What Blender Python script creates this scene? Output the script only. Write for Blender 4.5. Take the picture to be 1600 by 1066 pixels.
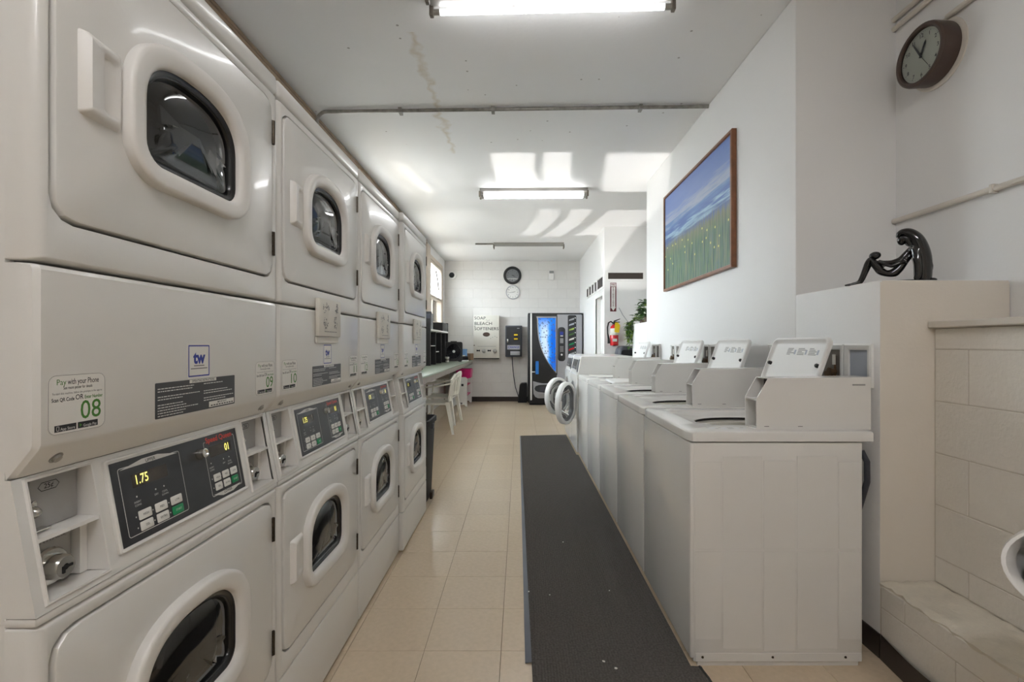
import bpy, bmesh, math, random
from mathutils import Vector, Matrix
random.seed(7)
PI = math.pi
scene = bpy.context.scene
C = scene.collection
for o in list(bpy.data.objects):
    bpy.data.objects.remove(o)

# ------------------------------------------------------------ camera
cam_d = bpy.data.cameras.new('camera')
cam_d.sensor_width = 36.0
cam_d.lens = 36.0 * 754 / 1600
cam_d.shift_x = -12 / 1600
cam_d.shift_y = 5 / 1600
cam_d.clip_start = 0.05
cam = bpy.data.objects.new('camera', cam_d)
cam.location = (0, 0, 1.22)
cam.rotation_euler = (PI / 2, 0, 0)
C.objects.link(cam)
scene.camera = cam

# ------------------------------------------------------------ world, exposure
world = bpy.data.worlds.new('sky')
scene.world = world
world.use_nodes = True
bg = world.node_tree.nodes['Background']
bg.inputs[0].default_value = (0.80, 0.90, 1.0, 1)
bg.inputs[1].default_value = 9.7
# open sky above the horizon, dimmer ground and walls below it
wt = world.node_tree
wtc = wt.nodes.new('ShaderNodeTexCoord'); wsp = wt.nodes.new('ShaderNodeSeparateXYZ'); wrp = wt.nodes.new('ShaderNodeValToRGB')
wt.links.new(wtc.outputs['Generated'], wsp.inputs[0])
wmr = wt.nodes.new('ShaderNodeMapRange'); wmr.inputs[1].default_value = -1; wmr.inputs[2].default_value = 1
wt.links.new(wsp.outputs[2], wmr.inputs[0]); wt.links.new(wmr.outputs[0], wrp.inputs[0])
wrp.color_ramp.elements[0].position = 0.42; wrp.color_ramp.elements[0].color = (0.16, 0.155, 0.14, 1)
wrp.color_ramp.elements[1].position = 0.54; wrp.color_ramp.elements[1].color = (0.88, 0.94, 1.0, 1)
wt.links.new(wrp.outputs[0], bg.inputs[0])
scene.view_settings.view_transform = 'Standard'
scene.view_settings.look = 'None'
scene.view_settings.gamma = 1.0
scene.view_settings.use_curve_mapping = False
scene.view_settings.exposure = 1.70
TUBE = 4.2
scene.cycles.max_bounces = 10
scene.cycles.diffuse_bounces = 5
scene.cycles.transparent_max_bounces = 40
scene.cycles.sample_clamp_indirect = 6.0

# sunlight thrown up on the ceiling by the glossy machines: a spot with a window-shaped gobo
def reflected_sun(name, loc, watts, rects, bend, wob=0.10, spread=150, blur=0.025):
    L_ = bpy.data.lights.new(name, 'SPOT'); L_.energy = watts; L_.spot_size = math.radians(spread); L_.spot_blend = 0.2
    L_.shadow_soft_size = blur; L_.color = (1.0, 0.98, 0.95); L_.use_nodes = True
    nt = L_.node_tree; N = nt.nodes; K = nt.links
    em = N['Emission']
    def m(op, a, b=None, c=None):
        n = N.new('ShaderNodeMath'); n.operation = op
        for i, v in enumerate((a, b, c)):
            if v is None: continue
            if isinstance(v, (int, float)): n.inputs[i].default_value = v
            else: K.new(v, n.inputs[i])
        return n.outputs[0]
    tc = N.new('ShaderNodeTexCoord'); sp = N.new('ShaderNodeSeparateXYZ'); K.new(tc.outputs['Normal'], sp.inputs[0])
    h = 3.0 - loc[2]
    X = m('SUBTRACT', loc[0], m('MULTIPLY', m('DIVIDE', sp.outputs[0], sp.outputs[2]), h))
    Y = m('ADD', loc[1], m('MULTIPLY', m('DIVIDE', sp.outputs[1], sp.outputs[2]), h))
    cb = N.new('ShaderNodeCombineXYZ'); K.new(X, cb.inputs[0]); K.new(Y, cb.inputs[1])
    nz = N.new('ShaderNodeTexNoise'); nz.inputs['Scale'].default_value = 1.3; nz.inputs['Detail'].default_value = 1.0; K.new(cb.outputs[0], nz.inputs['Vector'])
    t = m('SUBTRACT', Y, bend[0]); X = m('ADD', X, m('MULTIPLY', m('MULTIPLY', t, t), bend[1]))
    X = m('ADD', X, m('MULTIPLY', m('SUBTRACT', nz.outputs[0], 0.5), wob))
    tot = None
    def edge(v, a, s): return m('SMOOTHSTEP' if False else 'MINIMUM', m('MAXIMUM', m('DIVIDE', m('SUBTRACT', v, a), s), 0.0), 1.0)
    for x0, x1, y0, y1, w, s in rects:
        a = m('MULTIPLY', edge(X, x0, s), edge(m('MULTIPLY', X, -1.0), -x1, s))
        b = m('MULTIPLY', edge(Y, y0, s), edge(m('MULTIPLY', Y, -1.0), -y1, s))
        r = m('MULTIPLY', m('MULTIPLY', a, b), w)
        tot = r if tot is None else m('ADD', tot, r)
    # keep the patch even over the ceiling: undo the cosine and distance falloff
    q = m('DIVIDE', 1.0, m('MAXIMUM', m('ABSOLUTE', sp.outputs[2]), 0.12)); q2 = m('MULTIPLY', m('MULTIPLY', q, q), q)
    K.new(m('MULTIPLY', tot, q2), em.inputs['Strength'])
    o = bpy.data.objects.new(name, L_); o.location = loc; o.rotation_euler = (PI, 0, 0); C.objects.link(o)
    return o
reflected_sun('reflected_sun_near', (0.55, 4.9, 0.97), 30, [
    (-.30, .155, 4.47, 5.66, 1.0, .03), (.205, .52, 4.45, 5.62, 1.0, .04), (.80, 1.60, 4.46, 5.66, 1.0, .06),
    (-1.5, -1.36, 4.7, 5.7, .35, .06), (-1.30, -1.1, 4.7, 5.7, .5, .06), (-1.04, -.9, 4.75, 5.7, .3, .06), (-.85, -.6, 4.7, 5.5, .15, .1),
    (-1.6, 1.3, 5.7, 9.5, .10, .3)], (4.47, -.10))
reflected_sun('reflected_sun_far', (0.60, 6.6, 1.13), 17, [
    (.24, .56, 6.35, 7.9, .8, .04), (.66, .98, 6.35, 8.0, 1.0, .04), (1.14, 1.9, 6.38, 7.9, 1.0, .05),
    (-.1, .2, 6.3, 7.4, .25, .1), (-1.2, -.5, 6.3, 6.9, .3, .1)], (6.35, .12))

# ------------------------------------------------------------ helpers
def lin(c):
    return c / 12.92 if c <= 0.04045 else ((c + 0.055) / 1.055) ** 2.4

def rgb(r, g, b):
    return (lin(r / 255), lin(g / 255), lin(b / 255), 1)

def nodes_of(m):
    m.use_nodes = True
    nt = m.node_tree
    return nt, nt.nodes, nt.links, nt.nodes['Principled BSDF']

def mat(name, col, rough=0.5, metal=0.0, var=0.06, scale=6.0, bump=0.0, bscale=60.0, coat=0.0, emit=None, estr=0.0, spec=0.5, rnd=0.0, detail=4.0):
    """paint-like procedural material: slight tone variation, optional fine bump"""
    m = bpy.data.materials.new(name)
    nt, N, L, b = nodes_of(m)
    b.inputs['Roughness'].default_value = rough
    b.inputs['Metallic'].default_value = metal
    b.inputs['Specular IOR Level'].default_value = spec
    b.inputs['Coat Weight'].default_value = coat
    b.inputs['Coat Roughness'].default_value = 0.06
    tc = N.new('ShaderNodeTexCoord')
    nz = N.new('ShaderNodeTexNoise')
    nz.inputs['Scale'].default_value = scale
    nz.inputs['Detail'].default_value = detail
    L.new(tc.outputs['Object'], nz.inputs['Vector'])
    rmp = N.new('ShaderNodeMapRange')
    rmp.inputs[1].default_value = 0.3; rmp.inputs[2].default_value = 0.7
    rmp.inputs[3].default_value = 1 - var; rmp.inputs[4].default_value = 1 + var * 0.6
    L.new(nz.outputs[0], rmp.inputs[0])
    src = rmp.outputs[0]
    if rnd:
        oi = N.new('ShaderNodeObjectInfo')
        r2 = N.new('ShaderNodeMapRange')
        r2.inputs[3].default_value = 1 - rnd; r2.inputs[4].default_value = 1 + rnd
        L.new(oi.outputs['Random'], r2.inputs[0])
        mu = N.new('ShaderNodeMath'); mu.operation = 'MULTIPLY'
        L.new(src, mu.inputs[0]); L.new(r2.outputs[0], mu.inputs[1])
        src = mu.outputs[0]
    vm = N.new('ShaderNodeVectorMath'); vm.operation = 'SCALE'
    vm.inputs[0].default_value = col[:3]
    L.new(src, vm.inputs['Scale'])
    L.new(vm.outputs[0], b.inputs['Base Color'])
    if bump:
        n2 = N.new('ShaderNodeTexNoise')
        n2.inputs['Scale'].default_value = bscale
        n2.inputs['Detail'].default_value = 5
        L.new(tc.outputs['Object'], n2.inputs['Vector'])
        bp = N.new('ShaderNodeBump')
        bp.inputs['Strength'].default_value = bump
        bp.inputs['Distance'].default_value = 0.01
        L.new(n2.outputs[0], bp.inputs['Height'])
        L.new(bp.outputs[0], b.inputs['Normal'])
    if emit:
        b.inputs['Emission Color'].default_value = emit
        b.inputs['Emission Strength'].default_value = estr
    return m

def glass_mat(name, tint, rough=0.02, ior=1.5):
    m = bpy.data.materials.new(name)
    m.use_nodes = True
    nt = m.node_tree; N = nt.nodes; L = nt.links
    N.remove(N['Principled BSDF'])
    out = N['Material Output']
    tr = N.new('ShaderNodeBsdfTransparent'); tr.inputs[0].default_value = tint
    gl = N.new('ShaderNodeBsdfGlossy'); gl.inputs['Roughness'].default_value = rough
    nz = N.new('ShaderNodeTexNoise'); nz.inputs['Scale'].default_value = 3
    mr = N.new('ShaderNodeMapRange'); mr.inputs[3].default_value = rough; mr.inputs[4].default_value = rough + 0.03
    L.new(nz.outputs[0], mr.inputs[0]); L.new(mr.outputs[0], gl.inputs['Roughness'])
    fr = N.new('ShaderNodeFresnel'); fr.inputs[0].default_value = ior
    mx = N.new('ShaderNodeMixShader')
    L.new(fr.outputs[0], mx.inputs[0]); L.new(tr.outputs[0], mx.inputs[1]); L.new(gl.outputs[0], mx.inputs[2])
    L.new(mx.outputs[0], out.inputs[0])
    return m

def emis_mat(name, col, s):
    m = bpy.data.materials.new(name)
    nt, N, L, b = nodes_of(m)
    b.inputs['Base Color'].default_value = (0.8, 0.8, 0.8, 1)
    b.inputs['Emission Color'].default_value = col
    b.inputs['Emission Strength'].default_value = s
    return m

def B():
    return bmesh.new()

def obj(name, bm, mats, parent=None, loc=None, sharp=35):
    me = bpy.data.meshes.new(name)
    bmesh.ops.recalc_face_normals(bm, faces=bm.faces[:])
    for f in bm.faces:
        f.smooth = True
    bm.to_mesh(me); bm.free()
    if not isinstance(mats, (list, tuple)):
        mats = [mats]
    for m in mats:
        me.materials.append(m)
    me.set_sharp_from_angle(angle=math.radians(sharp))
    o = bpy.data.objects.new(name, me)
    C.objects.link(o)
    if parent:
        o.parent = parent
    if loc:
        o.location = loc
    return o

def empty(name, loc, rz=0.0):
    o = bpy.data.objects.new(name, None)
    o.empty_display_size = 0.1
    o.location = loc; o.rotation_euler = (0, 0, rz)
    C.objects.link(o)
    return o

def tag(o, label=None, cat=None, group=None, kind=None):
    if label: o['label'] = label
    if cat: o['category'] = cat
    if group: o['group'] = group
    if kind: o['kind'] = kind
    return o

def copy_tree(o, parent=None):
    c = o.copy(); C.objects.link(c)
    if parent: c.parent = parent
    for ch in list(o.children):
        copy_tree(ch, c)
    return c

def box(bm, x0, x1, y0, y1, z0, z1, bev=0.0, seg=2, m=0):
    vs = [bm.verts.new((x, y, z)) for x in (x0, x1) for y in (y0, y1) for z in (z0, z1)]
    q = [(0, 1, 3, 2), (4, 6, 7, 5), (0, 4, 5, 1), (2, 3, 7, 6), (0, 2, 6, 4), (1, 5, 7, 3)]
    fs = [bm.faces.new([vs[i] for i in t]) for t in q]
    for f in fs: f.material_index = m
    if bev:
        es = set(e for f in fs for e in f.edges)
        r = bmesh.ops.bevel(bm, geom=list(es), offset=bev, segments=seg, affect='EDGES', profile=0.5)
        for f in r['faces']: f.material_index = m

def loft(bm, loops, cap0=False, cap1=False, closed=True, m=0):
    rings = [[bm.verts.new(p) for p in lp] for lp in loops]
    n = len(rings[0])
    for a, b in zip(rings, rings[1:]):
        for i in range(n if closed else n - 1):
            j = (i + 1) % n
            f = bm.faces.new((a[i], a[j], b[j], b[i])); f.material_index = m
    if cap0:
        f = bm.faces.new(rings[0]); f.material_index = m
    if cap1:
        f = bm.faces.new(list(reversed(rings[-1]))); f.material_index = m
    return rings

def frame_axes(d):
    d = Vector(d).normalized()
    a = Vector((0, 0, 1)) if abs(d.z) < 0.9 else Vector((1, 0, 0))
    u = d.cross(a).normalized(); v = d.cross(u).normalized()
    return u, v

def cyl(bm, p0, p1, r0, r1=None, n=20, m=0, caps=True):
    r1 = r0 if r1 is None else r1
    p0 = Vector(p0); p1 = Vector(p1)
    u, v = frame_axes(p1 - p0)
    lp = lambda p, r: [p + u * (r * math.cos(2 * PI * i / n)) + v * (r * math.sin(2 * PI * i / n)) for i in range(n)]
    loft(bm, [lp(p0, r0), lp(p1, r1)], caps, caps, m=m)

def lathe(bm, c, axis, prof, n=28, m=0, cap0=True, cap1=True):
    """prof: list of (h along axis, radius)"""
    c = Vector(c); ax = Vector(axis).normalized(); u, v = frame_axes(ax)
    loops = []
    for h, r in prof:
        r = max(r, 1e-4)
        loops.append([c + ax * h + u * (r * math.cos(2 * PI * i / n)) + v * (r * math.sin(2 * PI * i / n)) for i in range(n)])
    loft(bm, loops, cap0, cap1, m=m)

def tube(bm, pts, r, n=8, m=0, caps=True):
    pts = [Vector(p) for p in pts]
    loops = []
    u = None
    for i, p in enumerate(pts):
        d = (pts[min(i + 1, len(pts) - 1)] - pts[max(i - 1, 0)]).normalized()
        if u is None:
            u, v = frame_axes(d)
        else:
            u = (u - d * u.dot(d)).normalized(); v = d.cross(u)
        rr = r[i] if isinstance(r, (list, tuple)) else r
        loops.append([p + u * (rr * math.cos(2 * PI * k / n)) + v * (rr * math.sin(2 * PI * k / n)) for k in range(n)])
    loft(bm, loops, caps, caps, m=m)

def prism(bm, poly, vec, m=0):
    vec = Vector(vec)
    a = [Vector(p) for p in poly]
    loft(bm, [a, [p + vec for p in a]], True, True, m=m)

def rrect(a0, b0, a1, b1, r, n=5):
    pts = []
    for cx, cy, s in ((a1 - r, b1 - r, 0), (a0 + r, b1 - r, 1), (a0 + r, b0 + r, 2), (a1 - r, b0 + r, 3)):
        for i in range(n + 1):
            t = PI / 2 * (s + i / n)
            pts.append((cx + r * math.cos(t), cy + r * math.sin(t)))
    return pts

def arch(cy, hw, zb, zt, zs, r):
    """window outline: flat foot with rounded corners, straight sides, arched crown"""
    pts = []
    for i in range(33):
        t = PI * i / 32
        c, s = math.cos(t), math.sin(t)
        e = 2 / 2.5
        pts.append((cy + hw * math.copysign(abs(c) ** e, c), zs + (zt - zs) * abs(s) ** e))
    for cx, s in ((cy - hw + r, 2), (cy + hw - r, 3)):
        for i in range(7):
            t = PI / 2 * (s + i / 6)
            pts.append((cx + r * math.cos(t), zb + r + r * math.sin(t)))
    return pts

def resample(poly, c, N):
    out = []
    n = len(poly)
    for k in range(N):
        t = 2 * PI * (k + 0.5) / N
        dx, dy = math.cos(t), math.sin(t)
        best = None
        for i in range(n):
            x1, y1 = poly[i][0] - c[0], poly[i][1] - c[1]
            x2, y2 = poly[(i + 1) % n][0] - c[0], poly[(i + 1) % n][1] - c[1]
            ex, ey = x2 - x1, y2 - y1
            den = dx * ey - dy * ex
            if abs(den) < 1e-12: continue
            s = (x1 * ey - y1 * ex) / den
            w = (x1 * dy - y1 * dx) / den
            if s > 0 and -1e-9 <= w <= 1 + 1e-9 and (best is None or s > best): best = s
        out.append((c[0] + dx * best, c[1] + dy * best))
    return out

_tcache = {}
def text(bm, s, size, fn, align='CENTER', m=0, off=0.0, sx=1.0, fit=None):
    """flat print: the string laid out in (u, v) and sent through fn to 3-D"""
    key = (s, align, off)
    if key not in _tcache:
        cu = bpy.data.curves.new('print', 'FONT')
        cu.body = s; cu.size = 1.0; cu.align_x = align; cu.align_y = 'CENTER'
        cu.offset = off; cu.resolution_u = 3
        ob = bpy.data.objects.new('print', cu)
        me = ob.to_mesh()
        _tcache[key] = ([tuple(v.co) for v in me.vertices], [tuple(p.vertices) for p in me.polygons])
        ob.to_mesh_clear()
        bpy.data.objects.remove(ob); bpy.data.curves.remove(cu)
    vs, fs = _tcache[key]
    if fit:
        w = max(v[0] for v in vs) - min(v[0] for v in vs)
        sx = fit / (w * size)
    bv = [bm.verts.new(fn(v[0] * size * sx, v[1] * size)) for v in vs]
    for f in fs:
        try:
            nf = bm.faces.new([bv[i] for i in f]); nf.material_index = m
        except ValueError:
            pass

def quad(bm, fn, u0, u1, v0, v1, m=0):
    f = bm.faces.new([bm.verts.new(fn(u, v)) for u, v in ((u0, v0), (u1, v0), (u1, v1), (u0, v1))])
    f.material_index = m

def poly(bm, fn, pts, m=0):
    f = bm.faces.new([bm.verts.new(fn(u, v)) for u, v in pts]); f.material_index = m

def outline(bm, fn, pts, w, m=0):
    """thin printed line along a closed 2-D outline"""
    cx = sum(p[0] for p in pts) / len(pts); cy = sum(p[1] for p in pts) / len(pts)
    inn = []
    n = len(pts)
    for i in range(n):
        a = Vector(pts[i - 1]); b = Vector(pts[i]); c = Vector(pts[(i + 1) % n])
        t = (c - a).normalized(); nn = Vector((-t.y, t.x))
        if nn.dot(Vector((cx, cy)) - b) < 0: nn = -nn
        inn.append(b + nn * w)
    loft(bm, [[fn(*p) for p in pts], [fn(*p) for p in inn]], m=m)

# ------------------------------------------------------------ materials
M = {}
M['dryer'] = mat('dryer_enamel', rgb(221, 219, 214), 0.28, var=0.015, coat=0.25, bump=0.02, bscale=250)
M['washer'] = mat('washer_enamel', rgb(228, 226, 222), 0.22, var=0.012, coat=0.3)
M['plastic'] = mat('white_plastic', rgb(226, 223, 218), 0.35, var=0.01, bump=0.02, bscale=300)
M['grey_plastic'] = mat('grey_plastic', rgb(150, 150, 150), 0.4, var=0.02)
M['ring_grey'] = mat('door_ring_grey', rgb(112, 113, 116), 0.4, var=0.02)
M['gasket'] = mat('black_gasket', rgb(22, 22, 23), 0.25, var=0.05)
M['drum'] = mat('drum_steel', rgb(165, 163, 160), 0.4, metal=0.3, var=0.08)
M['hinge'] = mat('dark_hinge_metal', rgb(70, 62, 52), 0.35, metal=0.8, var=0.1)
M['chrome'] = mat('chrome', rgb(215, 213, 208), 0.15, metal=1.0, var=0.02)
M['brushed'] = mat('brushed_steel', rgb(170, 168, 163), 0.38, metal=0.85, var=0.08, scale=20)
M['coin_grey'] = mat('coin_plate_grey', rgb(158, 157, 154), 0.45, var=0.03)
M['panel_black'] = mat('panel_black', rgb(45, 46, 49), 0.35, var=0.06)
M['ink'] = mat('black_ink', rgb(38, 38, 40), 0.6, var=0.02)
M['ink_soft'] = mat('grey_ink', rgb(120, 118, 116), 0.6, var=0.02)
M['ink_white'] = mat('white_ink', rgb(215, 213, 208), 0.5, var=0.02)
M['ink_green'] = mat('green_ink', rgb(72, 128, 48), 0.5, var=0.02)
M['badge_blue'] = mat('badge_blue', rgb(30, 110, 190), 0.4)
M['ink_blue'] = mat('blue_ink', rgb(48, 62, 150), 0.5, var=0.02)
M['ink_red'] = mat('red_ink', rgb(214, 62, 44), 0.45, var=0.02)
M['sticker'] = mat('sticker_white', rgb(224, 221, 214), 0.35, var=0.01)
M['label_black'] = mat('label_black', rgb(58, 58, 60), 0.4, var=0.04)
M['button_white'] = mat('button_white', rgb(222, 220, 214), 0.4, var=0.01)
M['button_green'] = mat('button_green', rgb(20, 140, 85), 0.4, var=0.02)
M['led'] = emis_mat('led_yellow', rgb(240, 228, 20), 0.36)
M['lcd'] = mat('display_window', rgb(72, 66, 60), 0.12, var=0.2, scale=40)
M['glass'] = glass_mat('dryer_door_glass', (0.60, 0.61, 0.63, 1), 0.01, 2.0)
def frosted(name):
    m = bpy.data.materials.new(name); m.use_nodes = True
    nt = m.node_tree; N = nt.nodes; L = nt.links
    N.remove(N['Principled BSDF'])
    tr = N.new('ShaderNodeBsdfTransparent'); tr.inputs[0].default_value = (.95, .96, .96, 1)
    tl = N.new('ShaderNodeBsdfTranslucent'); df = N.new('ShaderNodeBsdfDiffuse')
    nz = N.new('ShaderNodeTexNoise'); nz.inputs['Scale'].default_value = 8
    rp = N.new('ShaderNodeValToRGB'); rp.color_ramp.elements[0].color = (.8, .83, .84, 1); rp.color_ramp.elements[1].color = (.9, .92, .92, 1)
    L.new(nz.outputs[0], rp.inputs[0]); L.new(rp.outputs[0], tl.inputs[0]); L.new(rp.outputs[0], df.inputs[0])
    m1 = N.new('ShaderNodeMixShader'); m1.inputs[0].default_value = .3; L.new(tl.outputs[0], m1.inputs[1]); L.new(df.outputs[0], m1.inputs[2])
    m2 = N.new('ShaderNodeMixShader'); m2.inputs[0].default_value = .45; L.new(tr.outputs[0], m2.inputs[1]); L.new(m1.outputs[0], m2.inputs[2])
    L.new(m2.outputs[0], N['Material Output'].inputs[0])
    return m
M['frosted'] = frosted('frosted_louver_glass')
M['cream_enamel'] = mat('cream_enamel', rgb(214, 210, 200), 0.35, var=0.015)
M['clear'] = glass_mat('clear_glass', (0.93, 0.95, 0.95, 1), 0.01)
M['tube'] = emis_mat('fluorescent_tube', (0.97, 0.98, 1.0, 1), TUBE)
M['tube_single'] = emis_mat('single_fluorescent_tube', (0.97, 0.98, 1.0, 1), TUBE * 1.2)
M['tube_warm'] = emis_mat('warm_fluorescent_tube', (0.98, 0.98, 1.0, 1), TUBE * 6.2)
M['fixture'] = mat('fixture_grey', rgb(150, 147, 142), 0.4, var=0.04)
M['fixture_dark'] = mat('lamp_holder', rgb(120, 112, 102), 0.5, var=0.1)
M['wall'] = mat('wall_paint_white', rgb(230, 229, 227), 0.55, var=0.012, scale=1.5, bump=0.05, bscale=90)
M['wall_cream'] = mat('wall_cream_tone', rgb(222, 214, 202), 0.6, var=0.02, scale=2, bump=0.06, bscale=80)
M['block'] = mat('block_paint_white', rgb(226, 223, 219), 0.6, var=0.02, scale=9, bump=0.2, bscale=110, rnd=0.012)
M['block_cream'] = mat('block_paint_cream', rgb(228, 223, 213), 0.6, var=0.03, scale=8, bump=0.45, bscale=70, rnd=0.015)
M['mortar'] = mat('mortar_paint', rgb(212, 209, 205), 0.7, var=0.03)
M['mortar_cream'] = mat('mortar_cream', rgb(205, 197, 184), 0.7, var=0.05)
M['rough_cream'] = mat('rough_concrete_cream', rgb(220, 213, 198), 0.7, var=0.08, scale=14, bump=0.9, bscale=35)
M['tile'] = mat('vinyl_tile', rgb(214, 195, 169), 0.22, var=0.055, scale=45, rnd=0.02, spec=0.45)
M['tile_joint'] = mat('tile_joint', rgb(120, 100, 78), 0.6, var=0.1)
M['rubber'] = mat('black_rubber', rgb(34, 33, 33), 0.6, var=0.1)
M['bluegrey'] = mat('bluegrey_rubber', rgb(98, 102, 112), 0.5, var=0.08)
M['base_dark'] = mat('dark_vinyl_base', rgb(52, 44, 40), 0.3, var=0.15, scale=12)
M['white'] = mat('gloss_white', rgb(232, 231, 228), 0.3, var=0.01)
M['black'] = mat('satin_black', rgb(32, 32, 34), 0.4, var=0.06)
M['soft_black'] = mat('matt_black', rgb(26, 26, 28), 0.7, var=0.1)
M['charcoal'] = mat('charcoal_metal', rgb(62, 64, 72), 0.4, var=0.05)
M['silver'] = mat('silver_plastic', rgb(168, 168, 172), 0.35, metal=0.2, var=0.03)
M['ceramic'] = mat('black_glaze', rgb(14, 13, 13), 0.06, var=0.1, spec=0.7)
M['brown'] = mat('dark_brown_enamel', rgb(72, 56, 48), 0.35, var=0.08)
M['dial'] = mat('dial_cream', rgb(226, 226, 214), 0.4, var=0.02)
M['conduit'] = mat('galvanised_conduit', rgb(150, 146, 140), 0.4, metal=0.5, var=0.3, scale=25)
M['pipe_cream'] = mat('painted_pipe', rgb(214, 207, 196), 0.5, var=0.05)
M['pipe_brown'] = mat('brown_stained_pipe', rgb(150, 128, 104), 0.55, var=0.3, scale=8)
M['wood'] = mat('wood_frame', rgb(128, 82, 52), 0.4, var=0.25, scale=18)
M['grille'] = mat('dark_grille', rgb(74, 66, 60), 0.5, var=0.1)
M['counter'] = mat('green_laminate', rgb(186, 198, 182), 0.22, var=0.03, scale=12)
M['fascia'] = mat('grey_fascia', rgb(150, 142, 132), 0.5, var=0.06)
M['red'] = mat('extinguisher_red', rgb(196, 24, 30), 0.2, var=0.03, coat=0.3)
M['sign_red'] = mat('sign_dark_red', rgb(96, 24, 32), 0.5, var=0.03)
M['yellow'] = mat('tag_yellow', rgb(240, 205, 30), 0.5, var=0.04)
M['leaf'] = mat('pothos_leaf', rgb(62, 100, 44), 0.4, var=0.5, scale=14)
M['leaf_pale'] = mat('pale_leaf', rgb(150, 176, 78), 0.4, var=0.4, scale=14)
M['pot'] = mat('brown_pot', rgb(96, 78, 64), 0.6, var=0.1)
M['chair'] = mat('chair_resin', rgb(232, 228, 218), 0.4, var=0.02)
M['pink'] = mat('pink_plastic', rgb(205, 28, 112), 0.4, var=0.05)
M['card'] = mat('cardboard', rgb(150, 118, 90), 0.7, var=0.1)
M['blue_box'] = mat('pale_blue_carton', rgb(118, 158, 205), 0.5, var=0.1)
M['paper'] = mat('paper', rgb(220, 216, 206), 0.6, var=0.03)
M['tub'] = mat('tub_dark', rgb(44, 42, 40), 0.35, var=0.1)
M['tub_ring'] = mat('tub_ring', rgb(196, 192, 182), 0.4, var=0.02)
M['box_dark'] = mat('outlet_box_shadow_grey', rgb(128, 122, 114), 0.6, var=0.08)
M['valve'] = mat('valve_brass', rgb(110, 88, 64), 0.4, metal=0.6, var=0.2)
M['box_grey'] = mat('outlet_box_grey', rgb(176, 182, 192), 0.5, var=0.03)
M['timber'] = mat('window_trim', rgb(214, 200, 184), 0.5, var=0.08, scale=8)
M['lint'] = mat('lint', rgb(225, 222, 215), 0.9, var=0.05)
# ------------------------------------------------------------ special materials
def ceiling_mat():
    m = mat('ceiling_paint', rgb(236, 235, 234), 0.6, var=0.03, scale=0.9, bump=0.08, bscale=40)
    nt, N, L, b = nodes_of(m)
    src = b.inputs['Base Color'].links[0].from_socket
    tc = N.new('ShaderNodeTexCoord')
    sp = N.new('ShaderNodeSeparateXYZ'); L.new(tc.outputs['Object'], sp.inputs[0])
    def math_(op, a, bb=None, c=None):
        n = N.new('ShaderNodeMath'); n.operation = op
        for i, v in enumerate((a, bb, c)):
            if v is None: continue
            if isinstance(v, (int, float)): n.inputs[i].default_value = v
            else: L.new(v, n.inputs[i])
        return n.outputs[0]
    # long water stain that wanders along the room
    nz = N.new('ShaderNodeTexNoise'); nz.inputs['Scale'].default_value = 5; nz.inputs['Detail'].default_value = 6
    L.new(tc.outputs['Object'], nz.inputs['Vector'])
    wob = math_('MULTIPLY', math_('SUBTRACT', nz.outputs[0], 0.5), 0.32)
    d = math_('ABSOLUTE', math_('ADD', math_('ADD', sp.outputs[0], 0.62), wob))
    line = math_('SUBTRACT', 1.0, math_('MINIMUM', math_('DIVIDE', d, 0.035), 1.0))
    inr = math_('MULTIPLY', math_('GREATER_THAN', sp.outputs[1], 2.75), math_('LESS_THAN', sp.outputs[1], 4.5))
    n2 = N.new('ShaderNodeTexNoise'); n2.inputs['Scale'].default_value = 11; L.new(tc.outputs['Object'], n2.inputs['Vector'])
    f = math_('MULTIPLY', math_('MULTIPLY', line, inr), math_('MULTIPLY', n2.outputs[0], 0.8))
    mx = N.new('ShaderNodeMix'); mx.data_type = 'RGBA'
    L.new(f, mx.inputs[0]); L.new(src, mx.inputs[6]); mx.inputs[7].default_value = rgb(196, 176, 140)
    # dark specks
    vo = N.new('ShaderNodeTexVoronoi'); vo.inputs['Scale'].default_value = 9
    L.new(tc.outputs['Object'], vo.inputs['Vector'])
    sp2 = N.new('ShaderNodeSeparateColor'); L.new(vo.outputs['Color'], sp2.inputs[0])
    keep = math_('GREATER_THAN', sp2.outputs[0], 0.68)
    near = math_('MULTIPLY', math_('LESS_THAN', sp.outputs[1], 4.3), keep)
    spot = math_('MULTIPLY', math_('LESS_THAN', vo.outputs['Distance'], 0.07), near)
    mx2 = N.new('ShaderNodeMix'); mx2.data_type = 'RGBA'
    L.new(math_('MULTIPLY', spot, 0.6), mx2.inputs[0]); L.new(mx.outputs[2], mx2.inputs[6]); mx2.inputs[7].default_value = rgb(110, 98, 84)
    L.new(mx2.outputs[2], b.inputs['Base Color'])
    return m
M['ceiling'] = ceiling_mat()

def rug_mat():
    m = mat('ribbed_carpet', rgb(90, 86, 82), 0.95, var=0.35, scale=120, spec=0.2, detail=6)
    nt, N, L, b = nodes_of(m)
    tc = N.new('ShaderNodeTexCoord')
    wv = N.new('ShaderNodeTexWave'); wv.inputs['Scale'].default_value = 28; wv.inputs['Distortion'].default_value = 1.2
    wv.inputs['Detail Scale'].default_value = 6
    L.new(tc.outputs['Object'], wv.inputs['Vector'])
    bp = N.new('ShaderNodeBump'); bp.inputs['Strength'].default_value = 0.5; bp.inputs['Distance'].default_value = 0.004
    L.new(wv.outputs[1], bp.inputs['Height']); L.new(bp.outputs[0], b.inputs['Normal'])
    return m
M['rug'] = rug_mat()

def ramp(N, stops):
    r = N.new('ShaderNodeValToRGB')
    e = r.color_ramp.elements
    while len(e) < len(stops): e.new(0.5)
    for x, (p, c) in zip(e, stops):
        x.position = p; x.color = c
    return r

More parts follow.
